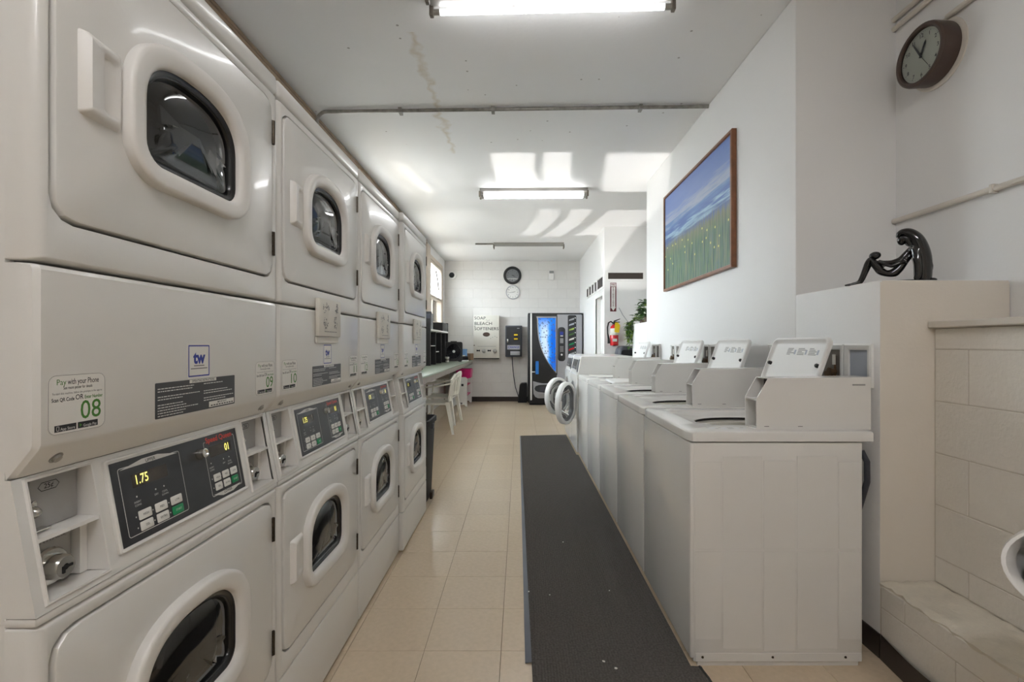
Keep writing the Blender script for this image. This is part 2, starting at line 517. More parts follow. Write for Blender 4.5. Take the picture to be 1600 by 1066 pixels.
def painting_mat():
    """sea, sky and a flowering meadow in streaky brushwork; canvas local y 0..W (right to left), z 0..H"""
    m = bpy.data.materials.new('seascape_canvas')
    nt, N, L, b = nodes_of(m)
    b.inputs['Roughness'].default_value = 0.5
    tc = N.new('ShaderNodeTexCoord')
    sp = N.new('ShaderNodeSeparateXYZ'); L.new(tc.outputs['Object'], sp.inputs[0])
    def noise(sc, det=4):
        mp = N.new('ShaderNodeMapping'); mp.inputs['Scale'].default_value = sc
        L.new(tc.outputs['Object'], mp.inputs[0])
        n = N.new('ShaderNodeTexNoise'); n.inputs['Scale'].default_value = 1; n.inputs['Detail'].default_value = det
        L.new(mp.outputs[0], n.inputs['Vector']); return n.outputs[0]
    def math_(op, a, bb=None):
        n = N.new('ShaderNodeMath'); n.operation = op
        for i, v in enumerate((a, bb)):
            if v is None: continue
            if isinstance(v, (int, float)): n.inputs[i].default_value = v
            else: L.new(v, n.inputs[i])
        return n.outputs[0]
    h = math_('DIVIDE', sp.outputs[2], 0.88)
    hs = math_('ADD', h, math_('MULTIPLY', math_('SUBTRACT', noise((1, 2.5, 34), 6), 0.5), 0.24))
    sky = ramp(N, [(0.0, rgb(70, 105, 150)), (0.50, rgb(62, 92, 150)), (0.56, rgb(150, 185, 205)), (0.60, rgb(66, 98, 165)), (0.66, rgb(92, 130, 180)), (0.72, rgb(160, 170, 190)), (0.80, rgb(110, 135, 190)), (1.0, rgb(96, 124, 188))])
    L.new(hs, sky.inputs[0])
    g1 = noise((1, 46, 3), 5)
    gr = ramp(N, [(0.36, rgb(40, 66, 62)), (0.44, rgb(56, 98, 74)), (0.50, rgb(104, 132, 70)), (0.55, rgb(84, 112, 112)), (0.64, rgb(140, 142, 88))])
    L.new(g1, gr.inputs[0])
    pat = N.new('ShaderNodeMix'); pat.data_type = 'RGBA'
    L.new(math_('MULTIPLY', noise((1, 7, 5), 5), 0.5), pat.inputs[0]); L.new(gr.outputs[0], pat.inputs[6]); pat.inputs[7].default_value = rgb(58, 92, 86)
    # browner grass tips
    tip = N.new('ShaderNodeMapRange'); tip.inputs[1].default_value = 0.34; tip.inputs[2].default_value = 0.52
    L.new(h, tip.inputs[0])
    mt = N.new('ShaderNodeMix'); mt.data_type = 'RGBA'
    L.new(math_('MULTIPLY', tip.outputs[0], 0.6), mt.inputs[0]); L.new(pat.outputs[2], mt.inputs[6]); mt.inputs[7].default_value = rgb(140, 128, 96)
    edge = math_('ADD', math_('SUBTRACT', 0.49, h), math_('MULTIPLY', math_('SUBTRACT', noise((1, 70, 2), 3), 0.5), 0.22))
    fac = N.new('ShaderNodeMapRange'); fac.inputs[1].default_value = -0.03; fac.inputs[2].default_value = 0.04
    L.new(edge, fac.inputs[0])
    mx = N.new('ShaderNodeMix'); mx.data_type = 'RGBA'
    L.new(fac.outputs[0], mx.inputs[0]); L.new(sky.outputs[0], mx.inputs[6]); L.new(mt.outputs[2], mx.inputs[7])
    # yellow flower heads in the meadow
    vo = N.new('ShaderNodeTexVoronoi'); vo.inputs['Scale'].default_value = 13; vo.voronoi_dimensions = '2D'
    cb = N.new('ShaderNodeCombineXYZ'); L.new(sp.outputs[1], cb.inputs[0]); L.new(sp.outputs[2], cb.inputs[1])
    L.new(cb.outputs[0], vo.inputs['Vector'])
    sc_ = N.new('ShaderNodeSeparateColor'); L.new(vo.outputs['Color'], sc_.inputs[0])
    on = math_('MULTIPLY', math_('GREATER_THAN', sc_.outputs[0], 0.66), math_('LESS_THAN', vo.outputs['Distance'], 0.11))
    on = math_('MULTIPLY', on, math_('MULTIPLY', math_('LESS_THAN', h, 0.46), math_('GREATER_THAN', h, 0.20)))
    m2 = N.new('ShaderNodeMix'); m2.data_type = 'RGBA'
    L.new(on, m2.inputs[0]); L.new(mx.outputs[2], m2.inputs[6]); m2.inputs[7].default_value = rgb(216, 212, 110)
    L.new(m2.outputs[2], b.inputs['Base Color'])
    return m
M['canvas'] = painting_mat()

def bubble_mat():
    """backlit sign: blue edge, pale middle with droplets"""
    m = bpy.data.materials.new('backlit_bubble_sign')
    nt, N, L, b = nodes_of(m)
    b.inputs['Roughness'].default_value = 0.15
    tc = N.new('ShaderNodeTexCoord')
    sp = N.new('ShaderNodeSeparateXYZ'); L.new(tc.outputs['Object'], sp.inputs[0])
    mr = N.new('ShaderNodeMapRange'); mr.inputs[1].default_value = 0.20; mr.inputs[2].default_value = 0.48
    L.new(sp.outputs[0], mr.inputs[0])
    nz = N.new('ShaderNodeTexNoise'); nz.inputs['Scale'].default_value = 5; L.new(tc.outputs['Object'], nz.inputs['Vector'])
    ad = N.new('ShaderNodeMath'); ad.operation = 'MULTIPLY_ADD'; ad.inputs[1].default_value = 0.35; L.new(nz.outputs[0], ad.inputs[0])
    sb = N.new('ShaderNodeMath'); sb.operation = 'SUBTRACT'; sb.inputs[1].default_value = 0.17; L.new(mr.outputs[0], sb.inputs[0]); L.new(sb.outputs[0], ad.inputs[2])
    r = ramp(N, [(0.0, rgb(60, 150, 225)), (0.25, rgb(190, 215, 240)), (0.60, rgb(205, 222, 245)), (0.80, rgb(60, 150, 235)), (1.0, rgb(10, 100, 215))])
    L.new(ad.outputs[0], r.inputs[0])
    top = N.new('ShaderNodeMapRange'); top.inputs[1].default_value = 1.48; top.inputs[2].default_value = 1.74; L.new(sp.outputs[2], top.inputs[0])
    mt = N.new('ShaderNodeMix'); mt.data_type = 'RGBA'; L.new(top.outputs[0], mt.inputs[0]); L.new(r.outputs[0], mt.inputs[6]); mt.inputs[7].default_value = rgb(20, 120, 225)
    vo = N.new('ShaderNodeTexVoronoi'); vo.inputs['Scale'].default_value = 22; L.new(tc.outputs['Object'], vo.inputs['Vector'])
    lt = N.new('ShaderNodeMath'); lt.operation = 'LESS_THAN'; lt.inputs[1].default_value = 0.34; L.new(vo.outputs['Distance'], lt.inputs[0])
    ml = N.new('ShaderNodeMath'); ml.operation = 'MULTIPLY'; ml.inputs[1].default_value = 0.7; L.new(lt.outputs[0], ml.inputs[0])
    mx = N.new('ShaderNodeMix'); mx.data_type = 'RGBA'; L.new(ml.outputs[0], mx.inputs[0]); L.new(mt.outputs[2], mx.inputs[6]); mx.inputs[7].default_value = rgb(70, 82, 120)
    L.new(mx.outputs[2], b.inputs['Base Color'])
    L.new(mx.outputs[2], b.inputs['Emission Color']); b.inputs['Emission Strength'].default_value = 0.13
    return m
M['bubbles'] = bubble_mat()

# ------------------------------------------------------------ the setting
H = 3.0
YB, YF = 10.3, -2.6
XL, XR, XR2 = -1.60, 1.40, 1.91
def struct(name, bm, m, parent=None, **k):
    o = obj(name, bm, m, parent, **k)
    if parent is None: o['kind'] = 'structure'
    return o

bm = B(); box(bm, -1.8, 2.9, YF - 0.2, YB + 0.2, -0.10, -0.004)
floor = struct('floor', bm, M['tile_joint'])
T = 0.306
bm = B(); box(bm, -T / 2 + 0.0009, T / 2 - 0.0009, -T / 2 + 0.0009, T / 2 - 0.0009, -0.004, 0.0, 0.0006, 1)
t0 = obj('tile', bm, M['tile'], floor)
cnt = 0
def place_tile(x, y):
    global cnt
    o = t0 if cnt == 0 else t0.copy()
    if cnt:
        C.objects.link(o)
    o.location = (x, y, 0); cnt += 1
ys0 = 1.92 - T
for j in range(-1, 29):
    y = ys0 + T * (j + 0.5)
    for i in range(-6, 10):
        x = -0.074 + T * (i + 0.5)
        if y > YB + 0.1 or x < XL - 0.1: continue
        show = False
        if y < 3.6: show = -0.85 < x < 0.35 or (y < 2.0 and 0.5 < x < 1.45)
        elif y < 6.5: show = -1.2 < x < 0.35
        else: show = -1.5 < x < 1.2
        if show: place_tile(x, y)
# the rest of the tiling lies under machines or out of view: one thin sheet each
bm = B()
for j in range(-13, 29):
    y = ys0 + T * (j + 0.5)
    for i in range(-6, 10):
        x = -0.074 + T * (i + 0.5)
        if y > YB + 0.1 or x < XL - 0.1: continue
        if y < 3.6: show = (-0.85 < x < 0.35 or (y < 2.0 and 0.5 < x < 1.45)) and j >= -1
        elif y < 6.5: show = -1.2 < x < 0.35
        else: show = -1.5 < x < 1.2
        if not show:
            box(bm, x - T / 2 + .0009, x + T / 2 - .0009, y - T / 2 + .0009, y + T / 2 - .0009, -0.004, 0.0)
o = obj('tile_field', bm, M['tile'], floor); o['kind'] = 'stuff'

bm = B(); box(bm, -1.8, 2.9, YF - 0.2, YB + 0.2, H, H + 0.15)
struct('ceiling', bm, M['ceiling'])

# left wall with three window openings
WIN = [(8.58, 9.86), (6.55, 7.85), (4.45, 5.85)]
WZ0, WZ1 = 1.60, 2.74
bm = B()
ysegs = [YF]
for a, b_ in sorted(WIN): ysegs += [a, b_]
ysegs.append(YB + 0.1)
for k in range(0, len(ysegs), 2):
    box(bm, XL - 0.16, XL, ysegs[k], ysegs[k + 1], 0, H)
for a, b_ in WIN:
    box(bm, XL - 0.16, XL, a, b_, 0, WZ0); box(bm, XL - 0.16, XL, a, b_, WZ1, H)
struct('wall_left', bm, M['wall'])

def window(n, y0, y1):
    w = empty('window_%d' % n, (XL, (y0 + y1) / 2, WZ0)); w['kind'] = 'structure'
    a = (y1 - y0) / 2 - 0.002; h = WZ1 - WZ0 - 0.002; z2 = 0.50
    bm = B()
    for yy in (-a, a - 0.05): box(bm, -0.12, 0.012, yy, yy + 0.05, 0.002, h, 0.004, 1)
    for zz, t in ((0.002, 0.05), (z2 - 0.025, 0.05), (h - 0.05, 0.05)): box(bm, -0.12, 0.012, -a + .05, a - .05, zz, zz + t, 0.004, 1)
    obj('window_frame', bm, M['timber'], w)
    bm = B(); box(bm, -0.075, -0.069, -a + .05, a - .05, 0.052, z2 - 0.025)
    obj('pane', bm, M['clear'], w)
    bm = B(); box(bm, -0.085, -0.058, -0.02, 0.02, 0.052, z2 - 0.025)
    obj('mullion', bm, M['timber'], w)
    nl = 6
    lz = (h - 0.05 - z2 - 0.025) / nl
    ang = math.radians(35)
    first = None
    for k in range(nl):
        if first is None:
            bm = B(); box(bm, -0.003, 0.003, -a + .055, a - .055, -0.055, 0.055)
            first = obj('louver', bm, M['frosted'], w); o = first
        else:
            o = first.copy(); C.objects.link(o)
        o.location = (-0.06, 0, z2 + 0.025 + lz * (k + 0.5)); o.rotation_euler = (0, ang, 0)
    for k in range(nl):
        bm = B()
        zc = z2 + 0.025 + lz * (k + 0.5)
        box(bm, -0.085, -0.03, -a + .05, -a + .062, zc - 0.02, zc + 0.02); box(bm, -0.085, -0.03, a - .062, a - .05, zc - 0.02, zc + 0.02)
        o = obj('louver_clip', bm, M['brushed'], w)
    bm = B(); tube(bm, [(-0.02, 0.12, h - 0.1), (0.0, 0.16, h - 0.25), (0.0, 0.30, h - 0.45)], 0.012, 6)
    obj('crank', bm, M['grille'], w)
    return w
for n, (a, b_) in enumerate(WIN): window(n + 1, a, b_)
# wooden casing strips and the pier beside the far window
bm = B()
box(bm, XL + 0.0005, XL + 0.03, 8.20, 8.50, 0.9, H - 0.05, 0.004, 1)
struct('trim_1', bm, M['timber'])
bm = B()
box(bm, XL + 0.0005, XL + 0.022, 8.515, 9.92, 2.745, 2.82, 0.003, 1); box(bm, XL + 0.0005, XL + 0.022, 9.862, 9.92, 1.54, 2.745, 0.003, 1)
box(bm, XL + 0.0005, XL + 0.022, 8.515, 8.577, 1.54, 2.745, 0.003, 1); box(bm, XL + 0.0005, XL + 0.05, 8.577, 9.862, 1.54, 1.597, 0.003, 1)
struct('trim_2', bm, M['timber'])

# back wall of painted blocks
bm = B(); box(bm, XL - 0.16, 2.9, YB + 0.0018, YB + 0.16, 0, H)
wb = struct('wall_back', bm, M['mortar'])
def block_mesh(L_, Hh, name, m, parent):
    bm = B(); box(bm, -L_ / 2 + .0012, L_ / 2 - .0012, 0, 0.02, 0.0015, Hh - .0015, 0.003, 1)
    return obj(name, bm, m, parent)
def block_run(parent, m, x0, x1, zs, to_world, rz=0.0, course=0.2, L_=0.4, skip=None):
    """running bond between x0 and x1 (wall coordinate); to_world(x, z) -> location"""
    cache = {}
    for k, z in enumerate(zs):
        off = 0.0 if round(z / course) % 2 == 0 else L_ / 2
        edges = [x0]
        e = math.floor(x0 / L_) * L_ + off
        while e < x1 - 0.02:
            if e > x0 + 0.02: edges.append(e)
            e += L_
        edges.append(x1)
        hh = course if k == len(zs) - 1 or True else course
        for a, b_ in zip(edges, edges[1:]):
            key = (round(b_ - a, 3), zs[k][1] if isinstance(z, tuple) else course)
            if key not in cache:
                o = block_mesh(b_ - a, course, 'block', m, parent); cache[key] = o
            else:
                o = cache[key].copy(); C.objects.link(o)
            o.location = to_world((a + b_) / 2, z); o.rotation_euler = (0, 0, rz)
block_run(wb, M['block'], XL, 1.28, [0.2 * k for k in range(15)], lambda x, z: (x, YB, z))

# main right wall, parapet ledge, recess
bm = B(); box(bm, XR, 2.9, 2.45, 5.33, 0, H, 0.012, 2)
struct('wall_right', bm, M['wall'])
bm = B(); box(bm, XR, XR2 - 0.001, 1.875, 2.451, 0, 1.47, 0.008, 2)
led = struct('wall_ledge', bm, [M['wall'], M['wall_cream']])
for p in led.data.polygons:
    if p.normal.y < -0.9: p.material_index = 1  # side facing the camera takes the cream tone, other faces stay white
bm = B(); box(bm, XR, 1.56, 5.329, 6.0, 0, 1.467, 0.008, 2)
struct('wall_parapet', bm, M['wall'])
bm = B(); box(bm, XR2, 2.06, YF, 2.451, 0, H)
struct('wall_recess', bm, M['wall'])
bm = B(); box(bm, 1.612, XR2 - 0.001, -1.6, 1.8745, 0.30, 1.281)
wl = struct('wall_lower', bm, M['mortar_cream'])
def blk(parent, m, y0, y1, z0, z1, x):
    key = ('b', round(y1 - y0, 3), round(z1 - z0, 3), m.name)
    if key not in blk.c:
        bm = B(); box(bm, 0, 0.02, -(y1 - y0) / 2 + .0008, (y1 - y0) / 2 - .0008, .001, z1 - z0 - .001, 0.003, 1)
        o = obj('block', bm, m, parent); blk.c[key] = o
    else:
        o = blk.c[key].copy(); C.objects.link(o); o.parent = parent
    o.location = (x, (y0 + y1) / 2, z0)
blk.c = {}
for k, (z0, z1) in enumerate([(0.302, 0.4), (0.4, 0.6), (0.6, 0.8), (0.8, 1.0), (1.0, 1.2), (1.2, 1.281)]):
    y = 1.872
    first = 0.14 if k in (1 + 1, 4, 0) else 0.34
    while y > -1.5:
        L_ = first if y > 1.87 else 0.4
        blk(wl, M['block_cream'], y - L_, y, z0, z1, 1.61); y -= L_
bm = B(); box(bm, 1.583, XR2 - 0.001, -1.6, 1.8735, 1.282, 1.308, 0.004, 1)
struct('trim_3', bm, M['pipe_cream'])
# step along the foot of the lower wall
bm = B(); box(bm, 1.4025, 1.6085, -1.6, 1.8745, 0.0, 0.272)
st = struct('wall_step', bm, M['mortar_cream'])
for k, (z0, z1) in enumerate([(0.0, 0.2), (0.2, 0.285)]):
    y = 1.872
    first = 0.32 if k == 0 else 0.115
    while y > -1.5:
        L_ = first if y > 1.87 else 0.4
        blk(st, M['block_cream'], y - L_, y, z0, z1, 1.4005); y -= L_
# rough mortar bed on the step
bm = B()
rs = random.Random(3)
ny, nx = 130, 12
g = [[None] * (nx + 1) for _ in range(ny + 1)]
for j in range(ny + 1):
    y = 1.8735 - j * (3.4 / ny)
    edge = 1.399 + rs.uniform(-0.005, 0.007)
    for i in range(nx + 1):
        x = edge + (1.613 - edge) * i / nx
        z = 0.299 + rs.uniform(-0.005, 0.005) - (0.006 if i == 0 else 0)
        g[j][i] = bm.verts.new((x, y, z))
lo = []
for j in range(ny + 1):
    p = g[j][0].co
    lo.append(bm.verts.new((p.x + 0.004, p.y, 0.278)))
for j in range(ny):
    for i in range(nx): bm.faces.new((g[j][i], g[j][i + 1], g[j + 1][i + 1], g[j + 1][i]))
    bm.faces.new((lo[j], g[j][0], g[j + 1][0], lo[j + 1]))
obj('mortar_bed', bm, M['rough_cream'], st, sharp=60)
# peeling dark base strip at the foot of the step, and the sound one on the wall behind
bm = B()
a = []; 
n = 40
loops = [[], [], [], []]
for i in range(n + 1):
    t = i / n; y = 1.868 - 1.2 * t
    pull = 0.018 * math.sin(PI * min(1, t * 2.2)) * (1 if t < 0.46 else 0.25)
    ztop = 0.098 - 0.012 * math.sin(t * 9)
    loops[0].append((1.399, y, 0.0015)); loops[1].append((1.399 - 0.25 * pull, y, 0.05)); loops[2].append((1.3975 - pull, y, ztop)); loops[3].append((1.394 - pull * 0.9, y, 0.0015))
for q, r in ((0, 1), (1, 2), (2, 3)):
    loft(bm, [loops[q], loops[r]], closed=False)
struct('baseboard_step', bm, M['base_dark'])
bm = B(); box(bm, XR - 0.006, XR - 0.0005, 1.872, 6.0, 0.001, 0.095)
struct('baseboard_right', bm, M['base_dark'])
bm = B(); box(bm, XL + 0.001, 1.279, YB - 0.012, YB - 0.0005, 0.001, 0.10, 0.003, 1)
struct('baseboard_back', bm, M['base_dark'])

# enclosed room at the far right: side wall with a doorway, front wall
DY0, DY1, DZ = 7.42, 8.12, 1.97
bm = B()
box(bm, 1.28, 1.40, 7.30, DY0, 0, H); box(bm, 1.28, 1.40, DY1, YB + 0.005, 0, H); box(bm, 1.28, 1.40, DY0, DY1, DZ, H)
struct('wall_side', bm, M['wall'])
bm = B(); box(bm, 1.40, 2.9, 7.30, 7.42, 0, H)
struct('wall_front', bm, M['wall'])
bm = B(); box(bm, 2.7, 2.9, 5.33, 7.30, 0, H)
struct('wall_alcove', bm, M['wall'])
bm = B()
box(bm, 1.272, 1.30, DY0 - .05, DY0, 0, DZ + .05, .003, 1); box(bm, 1.272, 1.30, DY1, DY1 + .05, 0, DZ + .05, .003, 1); box(bm, 1.272, 1.30, DY0, DY1, DZ, DZ + .05, .003, 1)
struct('trim_4', bm, M['white'])
d1 = empty('door_1', (1.36, DY0, 0)); d1['kind'] = 'structure'
bm = B(); box(bm, 0, 0.035, 0.004, DY1 - DY0 - 0.004, 0.008, DZ - 0.004, 0.003, 1)
obj('door_panel', bm, M['white'], d1)
bm = B(); lathe(bm, (0, 0.64, 1.0), (-1, 0, 0), [(0, .028), (.006, .028), (.01, .012), (.03, .012), (.04, .026), (.06, .026), (.066, .012)], 16)
obj('door_knob', bm, M['brushed'], d1)

# wall behind the camera
bm = B()
box(bm, -1.8, 2.9, YF - 0.15, YF, 0, H)
struct('wall_rear', bm, M['wall_cream'])

# ------------------------------------------------------------ vents on the far room
def vent(name, label, loc, rz, L_, h, ns):
    v = empty(name, loc, rz)
    tag(v, label, 'vent', 'dark louvred vents on the far room')
    bm = B()
    o_ = rrect(-L_ / 2 - .03, -.03, L_ / 2 + .03, h + .03, .004, 1); i_ = rrect(-L_ / 2, 0, L_ / 2, h, .002, 1)
    loft(bm, [[(x, -0.0005, z) for x, z in o_], [(x, -0.014, z) for x, z in o_], [(x, -0.014, z) for x, z in i_], [(x, -0.002, z) for x, z in i_]])
    obj('vent_frame', bm, M['white'], v)
    bm = B(); box(bm, -L_ / 2, L_ / 2, -0.003, -0.0008, 0, h)
    obj('vent_backing', bm, M['grille'], v)
    first = None
    for k in range(ns):
        if first is None:
            bm = B(); box(bm, -L_ / 2 + .001, L_ / 2 - .001, -0.0115, -0.0095, -0.011, 0.011)
            first = obj('slat', bm, M['grille'], v); o = first
        else:
            o = first.copy(); C.objects.link(o)
        o.location = (0, 0, h * (k + 0.5) / ns); o.rotation_euler = (0.5, 0, 0)
vent('air_vent', 'long dark grille facing the camera above the fire extinguisher sign', (1.60, 7.30, 2.205), 0.0, 0.53, 0.095, 5)
for k, (y, L_, lab) in enumerate([(7.62, 0.50, 'widest of the dark side wall vents, nearest the room corner'), (8.07, 0.20, 'narrow side wall vent next to the widest one'), (8.38, 0.20, 'second narrow side wall vent from the widest one'), (8.69, 0.20, 'third narrow side wall vent from the widest one'), (9.02, 0.20, 'farthest narrow side wall vent above the drink machine')]):
    vent('air_vent', lab, (1.28, y, 2.105), -PI / 2, L_, 0.15, 6)
# ------------------------------------------------------------ stacked dryers
# local frame: x out of the front (0 = front plane), y along the row (0 .. 0.70), z up
DW = 0.70
def FX(x):                      # front-plane printing: (u, v) -> along the row, up
    return lambda u, v: Vector((x, u, v))
SL0, SL1 = Vector((-0.037, 0, 1.022)), Vector((0.0, 0, 0.822))
ST = (SL1 - SL0).normalized(); SN = Vector((-ST.z, 0, ST.x)); SLEN = (SL1 - SL0).length
def slant(y, s, h=0.0):         # s metres down the sloping console
    return SL0 + ST * s + SN * h + Vector((0, y, 0))

def door(root, name, zlo, zhi, wz, hz0, hz1, hinges):
    """one dryer door: wz = (foot, spring, crown) of the window"""
    N = 112
    y0, y1 = 0.028, 0.663
    cy, hw = 0.335, 0.144
    zb, zs, zt = wz
    cen = (cy, (zb + zt) / 2)
    L_ = lambda o, x, r=None: [(x, u, v) for u, v in resample(arch(cy, hw + o, zb - o, zt + o, zs, 0.035 + o), cen, N)]
    O_ = lambda i, x: [(x, u, v) for u, v in resample(rrect(y0 + i, zlo + i, y1 - i, zhi - i, 0.034 - i), cen, N)]
    bm = B()
    loft(bm, [O_(0, -0.022), O_(0, 0.0), O_(0.0012, 0.0022), O_(0.004, 0.0035), L_(0.030, 0.0035), L_(0.030, -0.022)])
    d = obj(name, bm, M['dryer'], root, sharp=30)
    bm = B()
    loft(bm, [L_(0.045, 0.0036), L_(0.0445, 0.018), L_(0.042, 0.0225), L_(0.036, 0.0245), L_(0.016, 0.0225), L_(0.007, 0.019), L_(0.003, 0.012), L_(0.003, -0.02)])
    obj('window_ring', bm, M['plastic'], d, sharp=50)
    bm = B()
    loft(bm, [L_(0.0027, 0.006), L_(-0.003, 0.006), L_(-0.006, 0.003), L_(-0.008, 0.002), L_(-0.010, 0.003), L_(-0.013, 0.0), L_(-0.013, -0.03)])
    obj('gasket', bm, M['gasket'], d, sharp=60)
    bm = B()
    lp = [L_(-0.0135, -0.004), L_(-0.022, 0.0), L_(-0.045, 0.005), L_(-0.075, 0.008), L_(-0.092, 0.0088)]
    loft(bm, lp, cap1=True)
    obj('window_glass', bm, M['glass'], d, sharp=80)
    # grip
    hy0, hy1 = 0.063, 0.143
    G_ = lambda i, x: [(x, u, v) for u, v in rrect(hy0 + i, hz0 + i, hy1 - i * 0.6, hz1 - i, max(0.006 - i * .3, .002))]
    I_ = lambda i, x: [(x, u, v) for u, v in rrect(0.101 + i, hz0 + 0.018 + i, 0.138 - i, hz1 - 0.018 - i, 0.008)]
    bm = B()
    def tilt(lp):   # proud on the left, falling to the door on the right
        return [(x if x < 0.0065 else 0.0075 + (x - 0.0075) * max(0.0, min(1.0, (0.148 - u) / 0.075)), u, v) for x, u, v in lp]
    loft(bm, [G_(0, 0.0036), tilt(G_(0.004, 0.014)), tilt(G_(0.009, 0.0195)), tilt(I_(-0.003, 0.0195)), tilt(I_(0, 0.017)), I_(0.004, 0.0055)], cap1=True)
    obj('door_grip', bm, M['plastic'], d, sharp=50)
    for hz in hinges:
        bm = B()
        cyl(bm, (0.004, 0.6665, hz - .033), (0.004, 0.6665, hz + .033), 0.0045, n=10)
        for k in range(5): box(bm, -0.001, 0.0046, 0.660, 0.673, hz - .033 + k * .0145, hz - .033 + k * .0145 + .008)
        obj('hinge', bm, M['hinge'], d)
    return d

def number_sticker(root, y0, num):
    z0, z1, w = 1.082, 1.173, 0.099
    s = empty('number_sticker', (0, 0, 0)); s.parent = root
    bm = B()
    pts = rrect(y0, z0, y0 + w, z1, 0.013)
    prism(bm, [(0.0001, u, v) for u, v in pts], (0.0006, 0, 0))
    obj('sticker_face', bm, M['sticker'], s)
    f = FX(0.0009); c = y0 + w / 2
    bm = B()
    outline(bm, f, rrect(y0 + .0005, z0 + .0005, y0 + w - .0005, z1 - .0005, 0.0125), 0.0006, 1)
    text(bm, 'Pay', 0.0125, lambda u, v: f(y0 + 0.013 + u, 1.1615 + v), 'LEFT', 2, 0.0, fit=.0155)
    text(bm, 'with your Phone', 0.0125, lambda u, v: f(y0 + 0.0315 + u, 1.1615 + v), 'LEFT', 0, 0.005, fit=.055)
    text(bm, 'See room poster for details', 0.0066, lambda u, v: f(c + u, 1.1525 + v), 'CENTER', 0, 0.004, fit=.050)
    text(bm, 'To start this machine, follow the prompts in the app to', 0.0046, lambda u, v: f(c + u, 1.1443 + v), 'CENTER', 1, 0.0, fit=.086)
    text(bm, 'Scan QR Code', 0.0080, lambda u, v: f(y0 + 0.0055 + u, 1.1348 + v), 'LEFT', 0, 0.016, fit=.037)
    text(bm, 'OR', 0.0115, lambda u, v: f(y0 + 0.0445 + u, 1.1362 + v), 'LEFT', 0, 0.004, fit=.0135)
    text(bm, 'Enter Number', 0.0078, lambda u, v: f(y0 + 0.0605 + u, 1.1352 + v), 'LEFT', 2, 0.014, fit=.033)
    text(bm, num, 0.042, lambda u, v: f(y0 + 0.072 + u, 1.1135 + v), 'CENTER', 2, 0.004, fit=.037)
    for a, t in ((0.010, 'App Store'), (0.0485, 'Google Play')):
        quad(bm, FX(0.00092), y0 + a, y0 + a + 0.036, 1.0865, 1.0965, 0)
        text(bm, t, 0.0062, lambda u, v: Vector((0.00105, y0 + a + 0.0095 + u, 1.0900 + v)), 'LEFT', 3, 0.004, fit=.024)
        if t[0] == 'G': poly(bm, FX(0.00105), [(y0 + a + .003, 1.0885), (y0 + a + .0075, 1.0915), (y0 + a + .003, 1.0945)], 2)
        else: outline(bm, FX(0.00105), rrect(y0 + a + .003, 1.088, y0 + a + .0075, 1.095, .001, 2), .0007, 3)
    obj('sticker_print', bm, [M['ink'], M['ink_soft'], M['ink_green'], M['ink_white']], s)
    return s

